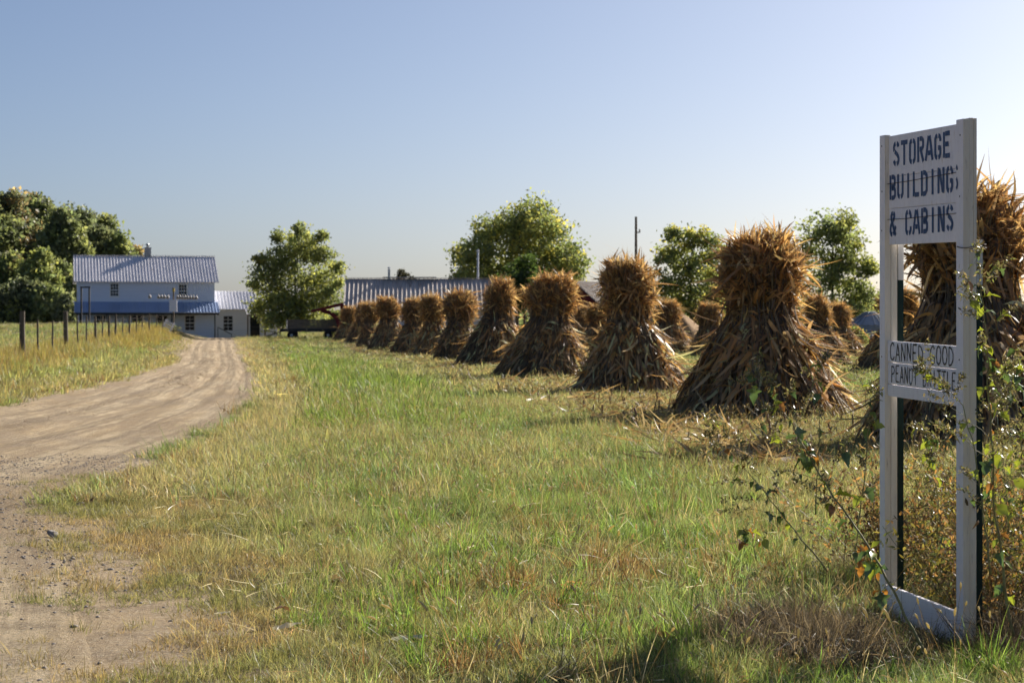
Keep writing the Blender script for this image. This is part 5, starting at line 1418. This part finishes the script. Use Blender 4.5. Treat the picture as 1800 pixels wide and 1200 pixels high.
# ------------------------------------------------------------------ small things
def rock_mesh(seed, s=1.0):
    rng = np.random.default_rng(seed); m = MB()
    m.lathe([(.01, -.5), (.7, -.35), (1.0, 0), (.8, .4), (.35, .62), (.01, .66)], 9)
    V = np.array(m.v); V *= (1 + rng.normal(0, .13, (len(V), 1))); V *= np.array([1, .8, .62])
    return mesh_np("stone", V * s, np.array(m.f), M['stone'])
def build_litter():
    rng = np.random.default_rng(5)
    rocks = [rock_mesh(40 + i) for i in range(5)]
    spots = [((95, 945), .050, "fist sized tan stone at the edge of the lane near the green turf"), ((90, 887), .045, "brown stone on the lane above the gravel patch"), ((140, 889), .035, "small grey stone on the lane beside the turf edge"),
             ((160, 668), .075, "dark stone at the left edge of the lane")]
    for i, ((px, py), s, lab) in enumerate(spots):
        d = 4900 / (py - HOR); x = (px - 900) / FPX * d
        o = obj("stone", rocks[i % 5]); o.location = (x, d, float(H(x, d)) + s * .25); o.scale = (s, s, s); o.rotation_euler = (rng.normal(0, .3), rng.normal(0, .3), rng.uniform(0, 6))
        tag(o, lab, "stone", "stones on the lane")
    # gravel
    n = 38000; x, y = wedge(n, 6.6, 22, rng); ir = inroad(x, y) + (fbm(x * .8, y * .8, 3) - .5) * 1.4
    ok = (ir > -.7) & (rng.random(n) < .15 + .85 * smooth(.46, .62, fbm(x * .6 + 60, y * .45, 3))); x, y = x[ok], y[ok]; n = len(x)
    pm = MB().lathe([(.01, -.4), (1.0, -.05), (.62, .42), (.01, .56)], 6); V0 = np.array(pm.v) * np.array([1, .8, .75]); F0 = pm.f
    s = (.003 + .013 * rng.random(n) ** 2.5) * (1 + .6 * (rng.random(n) < .06)); zz = surf_z(x, y) - .003
    th = rng.uniform(0, 6.283, n); c, sn = np.cos(th)[:, None], np.sin(th)[:, None]
    V = np.stack([(V0[None, :, 0] * c - V0[None, :, 1] * sn) * s[:, None] + x[:, None], (V0[None, :, 0] * sn + V0[None, :, 1] * c) * s[:, None] + y[:, None], V0[None, :, 2] * s[:, None] + zz[:, None] + .004], -1).reshape(-1, 3)
    F = (np.array(F0)[None] + (np.arange(n) * len(V0))[:, None, None]).reshape(-1, 4)
    tag(obj("gravel", mesh_np("gravel", V, F, M['stone'])), "loose grey gravel on the near edge of the lane", "gravel", kind="stuff")
    # clods churned up in the middle of the lane
    n = 6000; y = rng.uniform(24, 110, n); u = np.clip(rng.normal(.47, .14, n), .05, .95); x = road_l(y) * (1 - u) + road_r(y) * u
    ok = rng.random(n) < smooth(.42, .56, fbm(x * .5 + 5, y * .12, 3)); x, y = x[ok], y[ok]; n = len(x)
    s = rng.uniform(.008, .026, n); zz = surf_z(x, y) - .004; th = rng.uniform(0, 6.283, n); c, sn = np.cos(th)[:, None], np.sin(th)[:, None]
    V = np.stack([(V0[None, :, 0] * c - V0[None, :, 1] * sn) * s[:, None] + x[:, None], (V0[None, :, 0] * sn + V0[None, :, 1] * c) * s[:, None] + y[:, None], V0[None, :, 2] * s[:, None] + zz[:, None]], -1).reshape(-1, 3)
    F = (np.array(F0)[None] + (np.arange(n) * len(V0))[:, None, None]).reshape(-1, 4)
    M['clod'] = mat_basic("dirt clods", (.42, .31, .19), (.34, .24, .14), 8, .95)
    tag(obj("dirt_clods", mesh_np("dirt_clods", V, F, M['clod'])), "churned dirt clods along the middle of the lane", "dirt", kind="stuff")
    # pale husks and dead leaves lying in the grass
    husks = []
    for i in range(4):
        r = np.random.default_rng(60 + i)
        V, F, q = strips(np.zeros((1, 3)), np.array([[1., 0, .12]]), np.array([.17]), np.array([.03]), np.array([.2]), 8, np.array([[0, 1., .3]]), np.array([.25]), rng=r, wprof=lambda t: max(.08, math.sin(math.pi * min(1, t * .9 + .12)) * (1 + .25 * math.sin(17 * t))))
        V = V + r.normal(0, .003, V.shape)
        husks.append(mesh_np("husk", V, F, M['corn'], cols=np.tile([[.80, .73, .58]], (len(V), 1))))
    for i, (px, py, s, lab) in enumerate([(690, 1150, 1.25, "pale dry corn husk lying in the grass at the bottom middle"), (765, 1028, .7, "small pale husk lying in the meadow"), (1318, 1105, .6, "pale husk scrap beside the dead brown grass"),
                                         (480, 1125, .8, "pale curled husk on the dry turf"), (378, 1095, .5, "small pale husk scrap on the dry turf left")]):
        d = 4900 / (py - HOR); x = (px - 900) / FPX * d
        o = obj("corn_husk", husks[i % 4]); o.location = (x, d, float(H(x, d)) + .035); o.scale = (s, s, s); o.rotation_euler = (rng.normal(.5, .15), -.05, rng.uniform(-.6, 1.0))
        tag(o, lab, "husk", "husks lying in the grass")
    dead = [lobed_leaf(40 + i, (.13, .07, .035)) for i in range(4)]
    for i, (px, py, s, lab) in enumerate([(1140, 1150, 1.1, "curled dark brown leaf standing in the grass at the bottom"), (510, 1105, 1.0, "brown fallen leaf at the edge of the dry turf"), (1165, 1160, .9, "small rust brown leaf beside the curled dark leaf"), (165, 890, .8, "rust brown leaf on the turf tongue by the lane")]):
        d = 4900 / (py - HOR); x = (px - 900) / FPX * d
        o = obj("fallen_leaf", dead[i]); o.location = (x, d, float(H(x, d)) + .06); o.scale = (s, s, s); o.rotation_euler = (rng.normal(0, .35), rng.normal(0, .35), rng.uniform(0, 6))
        tag(o, lab, "leaf", "fallen leaves")
    # cut corn stubs in rows
    stub = []
    for i in range(4):
        r = np.random.default_rng(70 + i); h = r.uniform(.16, .26)
        V, F = tubes(np.array([[[0, 0, -.02], [r.normal(0, .006), r.normal(0, .006), h * .5], [r.normal(0, .014), r.normal(0, .014), h]]]), np.array([[.015, .013, .012]]), 7)
        V2, F2, q = strips(np.zeros((3, 3)) + [0, 0, h * .4], r.normal(size=(3, 3)) * [1, 1, .4] + [0, 0, .5], r.uniform(.08, .2, 3), r.uniform(.015, .03, 3), r.uniform(.3, .9, 3), 4, rng=r)
        Vt = np.vstack([V, V2]); cap = np.array([[14, 15, 16, 17], [17, 18, 19, 20], [14, 17, 20, 20]])[:2]
        stub.append(mesh_np("stub", Vt, [F, F2 + len(V), cap], M['corn'], cols=np.vstack([np.tile([[.24, .155, .08]], (len(V), 1)), np.tile([[.36, .27, .15]], (len(V2), 1))])))
    n = 0
    for row in range(5):
        for k in range(24):
            y = 19.5 + k * .85 + random.uniform(-.25, .25)
            x = float(field_edge(y)) + .35 + row * .95 + random.uniform(-.06, .06)
            if any((x - a) ** 2 + (y - b) ** 2 < (c + .1) ** 2 for a, b, c in SHOCKS) or random.random() < .25 or abs(x) > y * .25: continue
            o = obj("corn_stub", random.choice(stub)); o.location = (x, y, float(H(x, y))); o.rotation_euler = (random.gauss(0, .1), random.gauss(0, .1), random.uniform(0, 6)); n += 1
            s = random.uniform(.8, 1.3); o.scale = (s, s, s)
            tag(o, "short cut brown corn stalk stub in the stubble before the shocks", "stubble", "cut corn stubs in the field")
    # fallen corn leaves on the stubble
    n = 6800; y = 18 + 132 * rng.random(n) ** 1.6; x = field_edge(y) + rng.uniform(.2, 7.0, n) * smooth(10, 60, y) + rng.normal(0, .3, n)
    P = np.stack([x, y, H(x, y) + rng.uniform(.02, .14, n)], -1)
    D = rng.normal(size=(n, 3)) * [1, 1, .25]; L = rng.uniform(.2, .6, n)
    V, F, q = strips(P, D, L * .75, rng.uniform(.016, .042, n), rng.uniform(0, .25, n), 5, None, rng.normal(0, .6, n), rng=rng)
    V[:, 2] = np.maximum(V[:, 2], H(V[:, 0], V[:, 1]) + .01)
    tag(obj("corn_litter", mesh_np("corn_litter", V, F, M['corn'], cols=np.repeat(pick([(.36, .24, .11), (.28, .17, .07), (.45, .33, .18), (.20, .12, .06)], n, rng), q, 0))), "dry corn leaves strewn over the stubble before the shocks", "corn leaves", kind="stuff")

def build_trees():
    g = "trees of the wood left of the house"
    W = [(-35, 226, 322, 170, .05, DARK + GREEN, "tall dark tree cut by the left edge of the picture"),
         (22, 229, 314, 125, .06, DARK + BROWN[:2], "tallest tree of the wood with rusty patches near the left edge"),
         (72, 236, 336, 130, .06, DARK + GREEN[:2], "dark green tree right of the tallest tree of the wood"),
         (112, 224, 350, 110, .06, GREEN + DARK, "rounded green tree in the middle of the wood"),
         (152, 233, 354, 115, .08, DARK, "dark tree of the wood above the left end of the house roof"),
         (188, 241, 364, 100, .08, GREEN + DARK, "green tree at the right shoulder of the wood above the roof"),
         (210, 232, 396, 85, .08, GREEN, "lower green tree of the wood behind the roof"),
         (50, 246, 326, 140, .06, DARK + BROWN[:1], "dark tree between and behind the two tallest trees of the wood"),
         (130, 250, 352, 140, .06, DARK, "dark tree at the back of the wood above the left of the roof"),
         (-5, 243, 330, 150, .06, DARK + GREEN[:1], "dark tree at the back of the wood by the left edge"),
         (172, 252, 372, 120, .06, DARK + GREEN[:1], "dull green tree at the back of the wood above the roof middle"),
         (240, 238, 420, 60, .08, BROWN + GREEN[:1], "small brownish tree at the right end of the wood behind the chimney")]
    for i, (px, d, ty, w, bc, pal, lab) in enumerate(W):
        build_tree("woodland_tree", lab, px, d, ty, w, .0, pal, 30 + i, 1.05, .46, 40, group=g)
    for i, (px, d, ty, w, pal, lab) in enumerate([(18, 214, 440, 110, GREEN + YGREEN[:1] + BROWN[:1], "sunlit bushy young tree at the foot of the wood near the left edge"), (70, 211, 430, 90, YGREEN[:3] + GREEN, "bright green young tree at the foot of the wood"),
                                                  (105, 214, 455, 90, DARK + GREEN, "dark young tree at the foot of the wood left of the house"), (132, 209, 478, 70, GREEN + [(.22, .22, .10)], "pale olive young tree touching the left end of the house"),
                                                  (45, 206, 492, 95, DARK, "low dark bushy tree at the foot of the wood"), (88, 205, 500, 85, GREEN, "low green bushy tree at the foot of the wood"), (5, 205, 500, 90, DARK + YGREEN[:1], "low mixed bushy tree at the foot of the wood by the left edge"), (120, 204, 515, 60, DARK, "lowest dark bushy tree beside the house's left end")]):
        build_tree("young_tree", lab, px, d, ty, w, .0, pal, 60 + i, 1.4, .38, 22, group=g)
    build_tree("yard_tree", "round leafy green tree beside the white house wing", 520, 176, 405, 150, .13, GREEN + YGREEN[:2], 80, 1.25, .26,
               lobes=[(0, .85, .34), (-.35, .72, .34), (.35, .78, .34), (.7, .72, .24), (-.62, .52, .34), (.55, .5, .42), (-.1, .5, .5), (-.55, .26, .36), (-.9, .16, .22), (.3, .22, .42), (-.15, .2, .42), (.75, .28, .28), (.05, .08, .35), (-.5, .05, .26), (.96, .62, .12), (-.98, .42, .12), (.14, 1.0, .13), (-.42, .93, .14), (.62, .93, .13), (.98, .42, .12), (-.8, .68, .13)])
    build_tree("yellowing_tree", "tall spreading tree with yellowing crown behind the long barn", 908, 186, 358, 240, .26, YGREEN + GREEN[:2], 81, 1.3, .30,
               lobes=[(.22, .88, .27), (.0, .78, .28), (.40, .74, .30), (.15, .62, .34), (-.38, .74, .24), (-.45, .55, .25), (-.75, .48, .20), (.62, .52, .28), (.80, .36, .24), (-.62, .30, .28), (.45, .34, .32), (-.15, .35, .28), (.0, .15, .30), (-.8, .18, .18), (.78, .12, .22), (.3, .1, .3), (-.4, .1, .25), (.95, .08, .12)])
    build_tree("feathery_tree", "feathery bright green young tree in front of the yellowing tree", 922, 158, 443, 120, .1, [(.07, .11, .025), (.09, .13, .03), (.06, .095, .025)], 82, 1.3, .22, 10)
    build_tree("airy_tree", "airy green tree between the second and the big corn shock", 1216, 150, 400, 135, .12, GREEN + YGREEN, 83, 1.35, .25,
               lobes=[(-.55, .92, .22), (-.15, .87, .26), (.3, .88, .28), (.65, .74, .32), (-.72, .72, .28), (-.2, .66, .36), (.2, .58, .36), (.78, .48, .30), (-.8, .46, .28), (-.3, .40, .40), (.3, .32, .44), (-.6, .22, .40), (-.05, .14, .44), (.7, .18, .42), (-.9, .1, .3), (.35, .06, .4)], squash=1.2)
    build_tree("airy_tree", "tall open tree with drooping right limbs behind the big corn shock", 1464, 138, 377, 140, .10, GREEN + YGREEN[:3], 84, 1.35, .23,
               lobes=[(-.45, .88, .40), (.25, .92, .30), (.05, .80, .36), (.45, .76, .34), (-.6, .66, .40), (.1, .58, .42), (.64, .56, .36), (.92, .52, .18), (-.35, .42, .44), (.45, .36, .44), (.86, .32, .24), (-.65, .20, .40), (-.05, .14, .44), (.55, .14, .40), (.95, .12, .2)])
    build_tree("shrub", "yellow-green shrub at the foot of the airy tree", 1250, 140, 462, 60, .02, YGREEN, 85, 1.0, .2, 8, cat="shrub", group="shrubs of the farmyard")
    build_tree("shrub", "dark shrub left of the big shock's crown", 1283, 152, 505, 45, .02, DARK + GREEN, 86, 1.0, .2, 7, cat="shrub", group="shrubs of the farmyard")
    build_tree("shrub", "yellowish weedy shrub before the steel bin", 1502, 112, 578, 44, .02, YGREEN + [(.2, .17, .05)], 87, 1.0, .14, 7, cat="shrub", group="shrubs of the farmyard")
    build_tree("shrub", "green shrub under the eave of the lean-to", 590, 178, 545, 40, .02, YGREEN + GREEN, 88, 1.0, .2, 7, cat="shrub", group="shrubs of the farmyard")
    build_tree("far_tree", "small dark far tree showing above the long barn's ridge", 712, 300, 469, 62, .35, [(.05, .05, .03), (.06, .055, .035)], 89, .55, .30, 9)
    build_tree("far_tree", "far dark green tree behind the steel bin", 1540, 230, 520, 80, .1, DARK, 90, 1.0, .4, 9)
    # far-off wood on the horizon
    rng = np.random.default_rng(3); n = 26000
    x = rng.uniform(-330, 330, n); y = rng.uniform(430, 470, n); h = 2.2 + 3.2 * fbm(x * .06, y * .05, 3)
    pos = np.stack([x, y, rng.random(n) ** .7 * h], -1)
    a = rng.normal(size=(n, 3)); a /= np.linalg.norm(a, axis=1, keepdims=True); b = np.cross(a, rng.normal(size=(n, 3))); b /= np.linalg.norm(b, axis=1, keepdims=True)
    sz = rng.uniform(.5, 1.2, n)[:, None]
    V = np.stack([pos - a * sz, pos + b * sz * .6, pos + a * sz, pos - b * sz * .6], 1).reshape(-1, 3)
    tag(obj("distant_woods", mesh_np("distant_woods", V, np.arange(n * 4).reshape(-1, 4), M['leaf'], cols=np.repeat(pick(DARK + GREEN, n, rng), 4, 0))), "far-off low line of woods on the horizon", "woods", kind="stuff")

# ------------------------------------------------------------------ build
build_ground()
build_road()
build_house()
build_barns()
build_yard()
build_fence()
build_trees()
build_shocks()
build_sign()
build_weeds()
build_litter()
build_grass()
